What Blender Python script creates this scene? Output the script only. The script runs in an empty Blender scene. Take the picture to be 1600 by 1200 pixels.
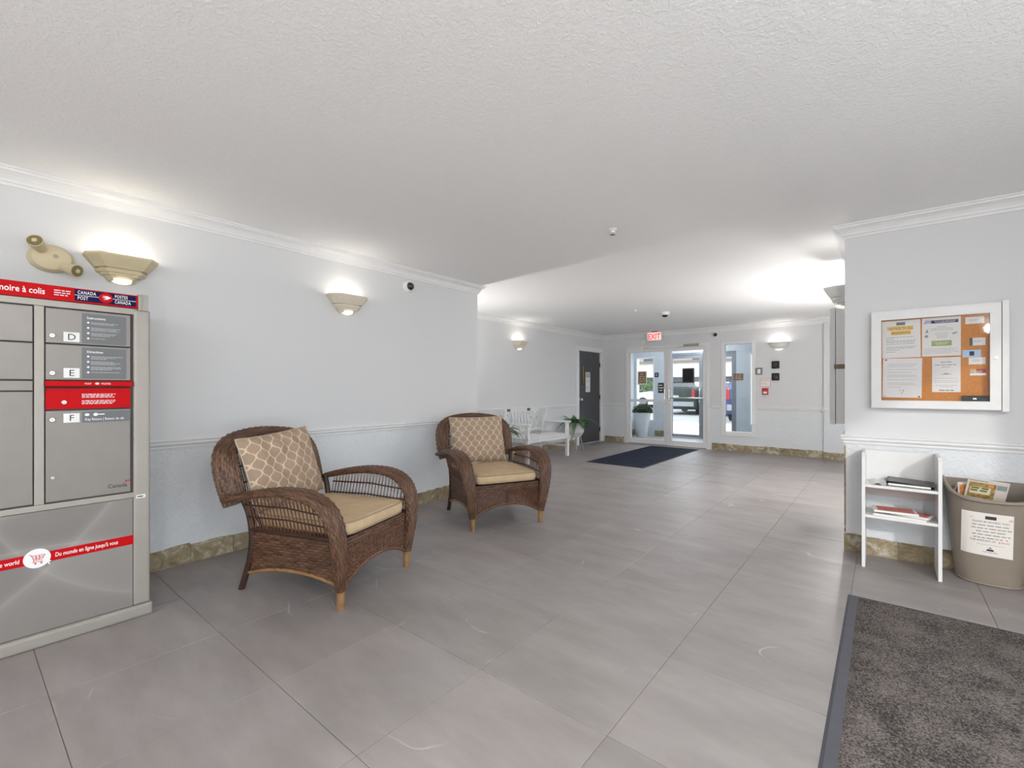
import bpy, bmesh, math, random
import numpy as np
from mathutils import Vector, Matrix
random.seed(7); np.random.seed(7)
sc = bpy.context.scene
C = sc.collection
PI = math.pi

# ------------------------------------------------------------------ camera, sky, sun, exposure
CAM_H = 1.22
FPX = 715.0
YAW = math.atan(581 / 715.0)            # the left wall's direction lies this far right of the view axis
cam_d = bpy.data.cameras.new('camera'); cam = bpy.data.objects.new('camera', cam_d); C.objects.link(cam)
cam.location = (0, 0, CAM_H); cam.rotation_euler = (PI / 2, 0, YAW)
cam_d.sensor_fit = 'HORIZONTAL'; cam_d.sensor_width = 36.0; cam_d.lens = 36.0 * FPX / 1600.0
cam_d.shift_y = 7.0 / 1600.0; cam_d.clip_start = 0.05; cam_d.clip_end = 300
sc.camera = cam

world = bpy.data.worlds.new('overcast_sky'); sc.world = world; world.use_nodes = True
bgn = world.node_tree.nodes['Background']
bgn.inputs['Color'].default_value = (0.86, 0.94, 1.0, 1); bgn.inputs['Strength'].default_value = 2.3

sun_d = bpy.data.lights.new('sun', 'SUN'); sun_d.energy = 0.9; sun_d.angle = 0.04; sun_d.color = (1.0, 0.95, 0.89)
sun = bpy.data.objects.new('sun', sun_d); C.objects.link(sun)
sun.rotation_euler = Vector((-0.56, 0.83, -0.42)).to_track_quat('-Z', 'Y').to_euler()

sc.view_settings.view_transform = 'Standard'; sc.view_settings.look = 'None'
sc.view_settings.exposure = 0.55; sc.view_settings.gamma = 1.0; sc.view_settings.use_curve_mapping = False
sc.cycles.max_bounces = 10; sc.cycles.diffuse_bounces = 6; sc.cycles.transparent_max_bounces = 12
sc.cycles.sample_clamp_indirect = 6.0
DOME_W = 42.0        # watts of each ceiling dome lamp
SCONCE_W = 1.15
UP_W = 47.0         # added fill globes behind the camera
HID_W = 34.0         # fill globes and sconce added on unseen wall faces

# ------------------------------------------------------------------ materials
MATS = {}
def nt(name):
    m = bpy.data.materials.new(name); m.use_nodes = True
    t = m.node_tree; b = t.nodes['Principled BSDF']
    return m, t, b
def N(t, kind, **kw):
    n = t.nodes.new(kind)
    for k, v in kw.items(): setattr(n, k, v)
    return n
def L(t, a, b): t.links.new(a, b)
def col4(c): return (c[0], c[1], c[2], 1.0)
def srgb(r, g, b):
    f = lambda c: (c / 255 / 12.92) if c / 255 <= 0.04045 else ((c / 255 + 0.055) / 1.055) ** 2.4
    return (f(r), f(g), f(b))
def mat(name, col, rough=0.5, metal=0.0, var=0.06, scale=12.0, bump=0.0, bscale=150.0, emit=0.0, spec=0.5, bdist=0.002, coat=0.0):
    """plain painted / plastic / metal surface: slight noise in the colour and, if asked, fine relief"""
    if name in MATS: return MATS[name]
    m, t, b = nt(name)
    tc = N(t, 'ShaderNodeTexCoord')
    nz = N(t, 'ShaderNodeTexNoise'); nz.inputs['Scale'].default_value = scale; nz.inputs['Detail'].default_value = 3
    L(t, tc.outputs['Object'], nz.inputs['Vector'])
    rp = N(t, 'ShaderNodeValToRGB')
    rp.color_ramp.elements[0].position = 0.3; rp.color_ramp.elements[1].position = 0.7
    rp.color_ramp.elements[0].color = col4([c * (1 - var) for c in col]); rp.color_ramp.elements[1].color = col4([min(1, c * (1 + var)) for c in col])
    L(t, nz.outputs['Fac'], rp.inputs['Fac']); L(t, rp.outputs['Color'], b.inputs['Base Color'])
    b.inputs['Roughness'].default_value = rough; b.inputs['Metallic'].default_value = metal
    b.inputs['Specular IOR Level'].default_value = spec
    b.inputs['Coat Weight'].default_value = coat
    if emit > 0:
        b.inputs['Emission Color'].default_value = col4(col); b.inputs['Emission Strength'].default_value = emit
    if bump > 0:
        n2 = N(t, 'ShaderNodeTexNoise'); n2.inputs['Scale'].default_value = bscale; n2.inputs['Detail'].default_value = 2
        L(t, tc.outputs['Object'], n2.inputs['Vector'])
        bp = N(t, 'ShaderNodeBump'); bp.inputs['Strength'].default_value = bump; bp.inputs['Distance'].default_value = bdist
        L(t, n2.outputs['Fac'], bp.inputs['Height']); L(t, bp.outputs['Normal'], b.inputs['Normal'])
    MATS[name] = m
    return m

def m_ceiling():
    m, t, b = nt('stippled_ceiling')
    tc = N(t, 'ShaderNodeTexCoord')
    n1 = N(t, 'ShaderNodeTexNoise'); n1.inputs['Scale'].default_value = 55; n1.inputs['Detail'].default_value = 4; n1.inputs['Roughness'].default_value = 0.6
    n1.inputs['Distortion'].default_value = 0.6
    L(t, tc.outputs['Object'], n1.inputs['Vector'])
    rp = N(t, 'ShaderNodeValToRGB'); rp.color_ramp.elements[0].position = 0.42; rp.color_ramp.elements[1].position = 0.62
    L(t, n1.outputs['Fac'], rp.inputs['Fac'])
    bp = N(t, 'ShaderNodeBump'); bp.inputs['Strength'].default_value = 0.36; bp.inputs['Distance'].default_value = 0.0045
    L(t, rp.outputs['Color'], bp.inputs['Height']); L(t, bp.outputs['Normal'], b.inputs['Normal'])
    b.inputs['Base Color'].default_value = (0.92, 0.92, 0.92, 1); b.inputs['Roughness'].default_value = 0.9
    b.inputs['Specular IOR Level'].default_value = 0.2
    return m
def m_wall():
    """smooth paint above the chair rail, trowelled stucco below it: white paint, paler and bluer below, and the relief differs"""
    m, t, b = nt('wall_paint')
    tc = N(t, 'ShaderNodeTexCoord')
    sp = N(t, 'ShaderNodeSeparateXYZ'); L(t, tc.outputs['Object'], sp.inputs[0])
    lt = N(t, 'ShaderNodeMath', operation='LESS_THAN'); lt.inputs[1].default_value = 0.84; L(t, sp.outputs['Z'], lt.inputs[0])
    n1 = N(t, 'ShaderNodeTexNoise'); n1.inputs['Scale'].default_value = 22; n1.inputs['Detail'].default_value = 5; n1.inputs['Distortion'].default_value = 1.6
    n2 = N(t, 'ShaderNodeTexNoise'); n2.inputs['Scale'].default_value = 160; n2.inputs['Detail'].default_value = 2
    for n in (n1, n2): L(t, tc.outputs['Object'], n.inputs['Vector'])
    rp = N(t, 'ShaderNodeValToRGB'); rp.color_ramp.elements[0].position = 0.45; rp.color_ramp.elements[1].position = 0.58
    L(t, n1.outputs['Fac'], rp.inputs['Fac'])
    a = N(t, 'ShaderNodeMath', operation='MULTIPLY'); L(t, rp.outputs['Color'], a.inputs[0]); L(t, lt.outputs[0], a.inputs[1])
    s = N(t, 'ShaderNodeMath', operation='MULTIPLY_ADD'); s.inputs[1].default_value = 0.10; L(t, n2.outputs['Fac'], s.inputs[0]); L(t, a.outputs[0], s.inputs[2])
    bp = N(t, 'ShaderNodeBump'); bp.inputs['Strength'].default_value = 0.45; bp.inputs['Distance'].default_value = 0.0045
    L(t, s.outputs[0], bp.inputs['Height']); L(t, bp.outputs['Normal'], b.inputs['Normal'])
    mx = N(t, 'ShaderNodeMix', data_type='RGBA'); mx.inputs[6].default_value = (0.68, 0.685, 0.695, 1); mx.inputs[7].default_value = (0.725, 0.75, 0.775, 1)
    L(t, lt.outputs[0], mx.inputs[0]); L(t, mx.outputs[2], b.inputs['Base Color'])
    b.inputs['Roughness'].default_value = 0.65; b.inputs['Specular IOR Level'].default_value = 0.3
    return m
def m_tile():
    m, t, b = nt('porcelain_tile')
    gm = N(t, 'ShaderNodeNewGeometry')
    oi = N(t, 'ShaderNodeObjectInfo')
    # soft cloudy body, drawn out along one direction
    mp = N(t, 'ShaderNodeMapping'); mp.inputs['Scale'].default_value = (1.1, 3.2, 1); mp.inputs['Rotation'].default_value = (0, 0, 0.6)
    L(t, gm.outputs['Position'], mp.inputs['Vector'])
    n1 = N(t, 'ShaderNodeTexNoise'); n1.inputs['Scale'].default_value = 1.6; n1.inputs['Detail'].default_value = 8; n1.inputs['Roughness'].default_value = 0.62
    L(t, mp.outputs[0], n1.inputs['Vector'])
    rp = N(t, 'ShaderNodeValToRGB'); rp.color_ramp.elements[0].position = 0.3; rp.color_ramp.elements[1].position = 0.72
    rp.color_ramp.elements[0].color = (0.255, 0.230, 0.222, 1); rp.color_ramp.elements[1].color = (0.355, 0.325, 0.315, 1)
    L(t, n1.outputs['Fac'], rp.inputs['Fac'])
    # each tile a little lighter or darker
    hs = N(t, 'ShaderNodeHueSaturation')
    mr = N(t, 'ShaderNodeMapRange'); mr.inputs[3].default_value = 0.93; mr.inputs[4].default_value = 1.07
    L(t, oi.outputs['Random'], mr.inputs[0]); L(t, mr.outputs[0], hs.inputs['Value']); L(t, rp.outputs['Color'], hs.inputs['Color'])
    # thin pale veins, broken up
    n3 = N(t, 'ShaderNodeTexNoise'); n3.inputs['Scale'].default_value = 2.0; n3.inputs['Detail'].default_value = 2
    L(t, gm.outputs['Position'], n3.inputs['Vector'])
    ad = N(t, 'ShaderNodeMixRGB'); ad.blend_type = 'ADD'; ad.inputs['Fac'].default_value = 0.18
    L(t, gm.outputs['Position'], ad.inputs[1]); L(t, n3.outputs['Color'], ad.inputs[2])
    mp2 = N(t, 'ShaderNodeMapping'); mp2.inputs['Scale'].default_value = (1.0, 2.0, 1); mp2.inputs['Rotation'].default_value = (0, 0, -0.5)
    L(t, ad.outputs[0], mp2.inputs['Vector'])
    vo = N(t, 'ShaderNodeTexNoise'); vo.inputs['Scale'].default_value = 0.95; vo.inputs['Detail'].default_value = 1.5
    L(t, mp2.outputs[0], vo.inputs['Vector'])
    vs = N(t, 'ShaderNodeMath', operation='SUBTRACT'); vs.inputs[1].default_value = 0.5; L(t, vo.outputs['Fac'], vs.inputs[0])
    va = N(t, 'ShaderNodeMath', operation='ABSOLUTE'); L(t, vs.outputs[0], va.inputs[0])
    r2 = N(t, 'ShaderNodeValToRGB'); r2.color_ramp.elements[0].position = 0.0; r2.color_ramp.elements[1].position = 0.0035
    r2.color_ramp.elements[0].color = (1, 1, 1, 1); r2.color_ramp.elements[1].color = (0, 0, 0, 1)
    L(t, va.outputs[0], r2.inputs['Fac'])
    n4 = N(t, 'ShaderNodeTexNoise'); n4.inputs['Scale'].default_value = 3.4; L(t, gm.outputs['Position'], n4.inputs['Vector'])
    r4 = N(t, 'ShaderNodeValToRGB'); r4.color_ramp.elements[0].position = 0.56; r4.color_ramp.elements[1].position = 0.66
    L(t, n4.outputs['Fac'], r4.inputs['Fac'])
    vm = N(t, 'ShaderNodeMath', operation='MULTIPLY'); L(t, r2.outputs['Color'], vm.inputs[0]); L(t, r4.outputs['Color'], vm.inputs[1])
    v2 = N(t, 'ShaderNodeMath', operation='MULTIPLY'); v2.inputs[1].default_value = 0.55; L(t, vm.outputs[0], v2.inputs[0])
    mv = N(t, 'ShaderNodeMix', data_type='RGBA'); mv.inputs[7].default_value = (0.62, 0.58, 0.55, 1)
    L(t, v2.outputs[0], mv.inputs[0]); L(t, hs.outputs['Color'], mv.inputs[6])
    # dark shoe scuffs on the walked part of the floor
    mp5 = N(t, 'ShaderNodeMapping'); mp5.inputs['Scale'].default_value = (1.5, 3.0, 1); mp5.inputs['Rotation'].default_value = (0, 0, 0.9)
    L(t, gm.outputs['Position'], mp5.inputs['Vector'])
    n5 = N(t, 'ShaderNodeTexNoise'); n5.inputs['Scale'].default_value = 2.7; n5.inputs['Detail'].default_value = 6; n5.inputs['Roughness'].default_value = 0.7
    L(t, mp5.outputs[0], n5.inputs['Vector'])
    r5 = N(t, 'ShaderNodeValToRGB'); r5.color_ramp.elements[0].position = 0.62; r5.color_ramp.elements[1].position = 0.74
    r5.color_ramp.elements[1].color = (0.55, 0.55, 0.55, 1)
    L(t, n5.outputs['Fac'], r5.inputs['Fac'])
    sc2 = N(t, 'ShaderNodeVectorMath', operation='DISTANCE'); sc2.inputs[1].default_value = (-1.7, 4.4, 0); L(t, gm.outputs['Position'], sc2.inputs[0])
    mr5 = N(t, 'ShaderNodeMapRange'); mr5.inputs[1].default_value = 1.2; mr5.inputs[2].default_value = 2.6; mr5.inputs[3].default_value = 1; mr5.inputs[4].default_value = 0
    L(t, sc2.outputs['Value'], mr5.inputs[0])
    m5 = N(t, 'ShaderNodeMath', operation='MULTIPLY'); L(t, r5.outputs['Color'], m5.inputs[0]); L(t, mr5.outputs[0], m5.inputs[1])
    mx = N(t, 'ShaderNodeMix', data_type='RGBA'); mx.inputs[7].default_value = (0.10, 0.09, 0.085, 1)
    L(t, m5.outputs[0], mx.inputs[0]); L(t, mv.outputs[2], mx.inputs[6]); L(t, mx.outputs[2], b.inputs['Base Color'])
    n6 = N(t, 'ShaderNodeTexNoise'); n6.inputs['Scale'].default_value = 130; L(t, gm.outputs['Position'], n6.inputs['Vector'])
    bp = N(t, 'ShaderNodeBump'); bp.inputs['Strength'].default_value = 0.12; bp.inputs['Distance'].default_value = 0.002
    L(t, n6.outputs['Fac'], bp.inputs['Height']); L(t, bp.outputs['Normal'], b.inputs['Normal'])
    b.inputs['Roughness'].default_value = 0.42; b.inputs['Specular IOR Level'].default_value = 0.45
    return m
def m_residue():
    """old glue and torn paper left where a base tile was pulled off"""
    m, t, b = nt('glue_residue')
    gm = N(t, 'ShaderNodeNewGeometry')
    n1 = N(t, 'ShaderNodeTexNoise'); n1.inputs['Scale'].default_value = 9; n1.inputs['Detail'].default_value = 7; n1.inputs['Roughness'].default_value = 0.7
    n1.inputs['Distortion'].default_value = 1.2
    L(t, gm.outputs['Position'], n1.inputs['Vector'])
    oi = N(t, 'ShaderNodeObjectInfo')
    ad = N(t, 'ShaderNodeMath', operation='MULTIPLY_ADD'); ad.inputs[1].default_value = 0.13; L(t, oi.outputs['Random'], ad.inputs[0]); L(t, n1.outputs['Fac'], ad.inputs[2])
    rp = N(t, 'ShaderNodeValToRGB'); e = rp.color_ramp.elements
    e[0].position = 0.34; e[0].color = (0.13, 0.09, 0.045, 1); e[1].position = 0.80; e[1].color = (0.58, 0.54, 0.46, 1)
    x = e.new(0.5); x.color = (0.27, 0.21, 0.125, 1); x = e.new(0.60); x.color = (0.34, 0.28, 0.18, 1); x = e.new(0.66); x.color = (0.47, 0.43, 0.35, 1)
    L(t, ad.outputs[0], rp.inputs['Fac']); L(t, rp.outputs['Color'], b.inputs['Base Color'])
    bp = N(t, 'ShaderNodeBump'); bp.inputs['Strength'].default_value = 0.6; bp.inputs['Distance'].default_value = 0.006
    L(t, n1.outputs['Fac'], bp.inputs['Height']); L(t, bp.outputs['Normal'], b.inputs['Normal'])
    b.inputs['Roughness'].default_value = 0.7
    return m
def m_wicker(name, c0, c1, pv):
    """each strand (row id from the UV map) has a brown of its own"""
    m, t, b = nt(name)
    uv = N(t, 'ShaderNodeUVMap'); sp = N(t, 'ShaderNodeSeparateXYZ'); L(t, uv.outputs[0], sp.inputs[0])
    dv = N(t, 'ShaderNodeMath', operation='DIVIDE'); dv.inputs[1].default_value = pv; L(t, sp.outputs['Y'], dv.inputs[0])
    fl = N(t, 'ShaderNodeMath', operation='FLOOR'); L(t, dv.outputs[0], fl.inputs[0])
    cb = N(t, 'ShaderNodeCombineXYZ'); L(t, fl.outputs[0], cb.inputs['Y'])
    mu = N(t, 'ShaderNodeMath', operation='MULTIPLY'); mu.inputs[1].default_value = 5.0; L(t, sp.outputs['X'], mu.inputs[0]); L(t, mu.outputs[0], cb.inputs['X'])
    nz = N(t, 'ShaderNodeTexNoise'); nz.inputs['Scale'].default_value = 2.37; nz.inputs['Detail'].default_value = 1; L(t, cb.outputs[0], nz.inputs['Vector'])
    rp = N(t, 'ShaderNodeValToRGB'); rp.color_ramp.elements[0].position = 0.3; rp.color_ramp.elements[1].position = 0.72
    rp.color_ramp.elements[0].color = col4(c0); rp.color_ramp.elements[1].color = col4(c1)
    L(t, nz.outputs['Fac'], rp.inputs['Fac']); L(t, rp.outputs['Color'], b.inputs['Base Color'])
    b.inputs['Roughness'].default_value = 0.42; b.inputs['Specular IOR Level'].default_value = 0.5
    return m
def m_trellis():
    """cream ogee trellis printed on taupe cloth"""
    m, t, b = nt('trellis_fabric')
    uv = N(t, 'ShaderNodeUVMap'); sp = N(t, 'ShaderNodeSeparateXYZ'); L(t, uv.outputs[0], sp.inputs[0])
    def M(op, a, c=None):
        n = N(t, 'ShaderNodeMath', operation=op)
        for i, q in enumerate((a, c)):
            if q is None: continue
            if isinstance(q, (int, float)): n.inputs[i].default_value = q
            else: L(t, q, n.inputs[i])
        return n.outputs[0]
    W, H = 0.041, 0.052
    x = M('DIVIDE', sp.outputs['X'], W)
    c = M('COSINE', M('MULTIPLY', sp.outputs['Y'], PI / H))
    sg = M('SIGN', c); c = M('MULTIPLY', M('POWER', M('ABSOLUTE', c), 0.8), sg); c = M('MULTIPLY', c, 0.47)
    def dist(off, sign):
        q = M('SUBTRACT', M('SUBTRACT', x, off), M('MULTIPLY', c, sign))
        f = M('FRACT', M('DIVIDE', M('ADD', q, 1.0), 2.0))
        return M('ABSOLUTE', M('SUBTRACT', M('MULTIPLY', f, 2.0), 1.0))
    d = M('MINIMUM', dist(0.0, 1.0), dist(1.0, -1.0))
    rp = N(t, 'ShaderNodeValToRGB'); e = rp.color_ramp.elements
    e[0].position = 0.085; e[0].color = (0.66, 0.53, 0.40, 1); e[1].position = 0.125; e[1].color = (0.375, 0.275, 0.20, 1)
    L(t, d, rp.inputs['Fac'])
    L(t, rp.outputs['Color'], b.inputs['Base Color'])
    w = N(t, 'ShaderNodeTexNoise'); w.inputs['Scale'].default_value = 700
    tc = N(t, 'ShaderNodeTexCoord'); L(t, tc.outputs['Object'], w.inputs['Vector'])
    bp = N(t, 'ShaderNodeBump'); bp.inputs['Strength'].default_value = 0.25; bp.inputs['Distance'].default_value = 0.001
    L(t, w.outputs['Fac'], bp.inputs['Height']); L(t, bp.outputs['Normal'], b.inputs['Normal'])
    b.inputs['Roughness'].default_value = 0.9; b.inputs['Specular IOR Level'].default_value = 0.15
    return m
def m_glass(name, tint=(0.975, 0.985, 0.99), refl=1.0):
    """window pane: clear with a fresnel reflection"""
    m, t, b = nt(name)
    out = [n for n in t.nodes if n.type == 'OUTPUT_MATERIAL'][0]
    tr = N(t, 'ShaderNodeBsdfTransparent'); tr.inputs[0].default_value = col4(tint)
    gl = N(t, 'ShaderNodeBsdfGlossy'); gl.inputs['Roughness'].default_value = 0.03
    lw = N(t, 'ShaderNodeLayerWeight'); lw.inputs['Blend'].default_value = 0.5        # Schlick: the same from both faces of the pane
    pw = N(t, 'ShaderNodeMath', operation='POWER'); pw.inputs[1].default_value = 5.0; L(t, lw.outputs['Facing'], pw.inputs[0])
    mu = N(t, 'ShaderNodeMath', operation='MULTIPLY_ADD'); mu.inputs[1].default_value = 0.96 * refl; mu.inputs[2].default_value = 0.035 * refl; L(t, pw.outputs[0], mu.inputs[0])
    mx = N(t, 'ShaderNodeMixShader'); L(t, mu.outputs[0], mx.inputs[0]); L(t, tr.outputs[0], mx.inputs[1]); L(t, gl.outputs[0], mx.inputs[2])
    L(t, mx.outputs[0], out.inputs[0]); t.nodes.remove(b)
    return m
def m_swoosh():
    """brushed grey panel printed with wide pale arcs"""
    m, t, b = nt('swoosh_print')
    tc = N(t, 'ShaderNodeTexCoord'); sp = N(t, 'ShaderNodeSeparateXYZ'); L(t, tc.outputs['Object'], sp.inputs[0])
    def M(op, a, c=None, d=None):
        n = N(t, 'ShaderNodeMath', operation=op)
        for i, q in enumerate((a, c, d)):
            if q is None: continue
            if isinstance(q, (int, float)): n.inputs[i].default_value = q
            else: L(t, q, n.inputs[i])
        return n.outputs[0]
    X, Z = sp.outputs['X'], sp.outputs['Z']
    tot = None
    # circles (cx, cz, r): inside each the print is a touch lighter, with a bright rim
    for cx, cz, r, s in ((-0.35, 2.05, 1.50, 0.10), (0.25, -0.75, 1.22, 0.10), (-0.9, 1.6, 1.72, -0.08), (0.9, 0.95, 0.86, 0.07)):
        dx = M('SUBTRACT', X, cx); dz = M('SUBTRACT', Z, cz)
        d = M('SUBTRACT', r, M('SQRT', M('ADD', M('MULTIPLY', dx, dx), M('MULTIPLY', dz, dz))))
        st = M('MULTIPLY', M('GREATER_THAN', d, 0.0), s)
        rim = M('MULTIPLY', M('EXPONENT', M('MULTIPLY', M('ABSOLUTE', d), -55.0)), 0.16)
        v = M('ADD', st, rim); tot = v if tot is None else M('ADD', tot, v)
    rp = N(t, 'ShaderNodeValToRGB'); rp.color_ramp.elements[0].position = 0.0; rp.color_ramp.elements[1].position = 0.5
    rp.color_ramp.elements[0].color = (0.205, 0.188, 0.176, 1); rp.color_ramp.elements[1].color = (0.40, 0.372, 0.35, 1)
    L(t, tot, rp.inputs['Fac']); L(t, rp.outputs['Color'], b.inputs['Base Color'])
    b.inputs['Roughness'].default_value = 0.4; b.inputs['Metallic'].default_value = 0.2
    return m
def m_carpet(name, c0, c1, sc_=260, scuff=0.0):
    m, t, b = nt(name)
    tc = N(t, 'ShaderNodeTexCoord')
    n1 = N(t, 'ShaderNodeTexNoise'); n1.inputs['Scale'].default_value = sc_; n1.inputs['Detail'].default_value = 3; L(t, tc.outputs['Object'], n1.inputs['Vector'])
    n2 = N(t, 'ShaderNodeTexNoise'); n2.inputs['Scale'].default_value = 7; n2.inputs['Detail'].default_value = 4; L(t, tc.outputs['Object'], n2.inputs['Vector'])
    a = N(t, 'ShaderNodeMath', operation='MULTIPLY_ADD'); a.inputs[1].default_value = scuff; L(t, n2.outputs['Fac'], a.inputs[0]); L(t, n1.outputs['Fac'], a.inputs[2])
    rp = N(t, 'ShaderNodeValToRGB'); rp.color_ramp.elements[0].position = 0.36 + scuff / 2; rp.color_ramp.elements[1].position = 0.66 + scuff / 2
    rp.color_ramp.elements[0].color = col4(c0); rp.color_ramp.elements[1].color = col4(c1)
    L(t, a.outputs[0], rp.inputs['Fac']); L(t, rp.outputs['Color'], b.inputs['Base Color'])
    bp = N(t, 'ShaderNodeBump'); bp.inputs['Strength'].default_value = 0.9; bp.inputs['Distance'].default_value = 0.006
    L(t, n1.outputs['Fac'], bp.inputs['Height']); L(t, bp.outputs['Normal'], b.inputs['Normal'])
    b.inputs['Roughness'].default_value = 0.95; b.inputs['Specular IOR Level'].default_value = 0.1
    return m

M_CEIL, M_WALL, M_TILE, M_RES = m_ceiling(), m_wall(), m_tile(), m_residue()
M_TRIM = mat('white_trim_paint', (0.77, 0.77, 0.775), 0.4, var=0.02)
M_GROUT = mat('grout', (0.17, 0.155, 0.147), 0.9)
M_WHITE = mat('white_plastic', (0.80, 0.80, 0.78), 0.4, var=0.02)
M_WHITELAM = mat('white_laminate', (0.74, 0.74, 0.735), 0.35, var=0.02)
M_BLACK = mat('black_plastic', (0.008, 0.008, 0.009), 0.5, spec=0.3)
M_DGREY = mat('charcoal_paint', (0.060, 0.063, 0.072), 0.45)
M_CREAM = mat('cream_plastic', (0.64, 0.55, 0.36), 0.5, var=0.04)
M_CREAM2 = mat('pale_cream_plaster', (0.70, 0.64, 0.53), 0.6, var=0.03)
M_CHROME = mat('brushed_chrome', (0.72, 0.72, 0.70), 0.25, metal=1.0)
M_ALU = mat('greige_powder_coat', (0.345, 0.318, 0.285), 0.42, metal=0.25, var=0.03)
M_ALU2 = mat('grey_door_enamel', (0.236, 0.213, 0.196), 0.33, metal=0.15, var=0.03)
M_GAP = mat('dark_gap', (0.03, 0.03, 0.03), 0.8)
M_RED = mat('signal_red', srgb(190, 2, 12), 0.55, var=0.03, spec=0.15)
M_NAVY = mat('navy_print', srgb(12, 14, 66), 0.55, var=0.03, spec=0.15)
M_INKW = mat('white_ink', (0.86, 0.86, 0.86), 0.5, var=0.01)
M_INKG = mat('grey_ink', (0.30, 0.29, 0.29), 0.6, var=0.02)
M_INKB = mat('black_ink', (0.03, 0.03, 0.035), 0.6, var=0.02)
M_INKR = mat('red_ink', srgb(205, 60, 50), 0.6, var=0.02)
M_LBL = mat('slate_label', (0.125, 0.13, 0.135), 0.35, var=0.04)
M_PAPER = mat('white_paper', (0.80, 0.78, 0.77), 0.7, var=0.02)
M_CORK = mat('cork', srgb(202, 128, 50), 0.85, var=0.16, scale=120, bump=0.4, bscale=300)
M_GLASS = m_glass('clear_pane')
M_CASEGLASS = m_glass('acrylic_pane', (0.97, 0.97, 0.97), 0.8)
M_LAMP = mat('lit_lens', (1.0, 0.93, 0.80), 0.5, emit=0.55, var=0.0)
M_LAMPDOME = mat('lit_dome', (1.0, 0.96, 0.90), 0.5, emit=3.0, var=0.0)

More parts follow.
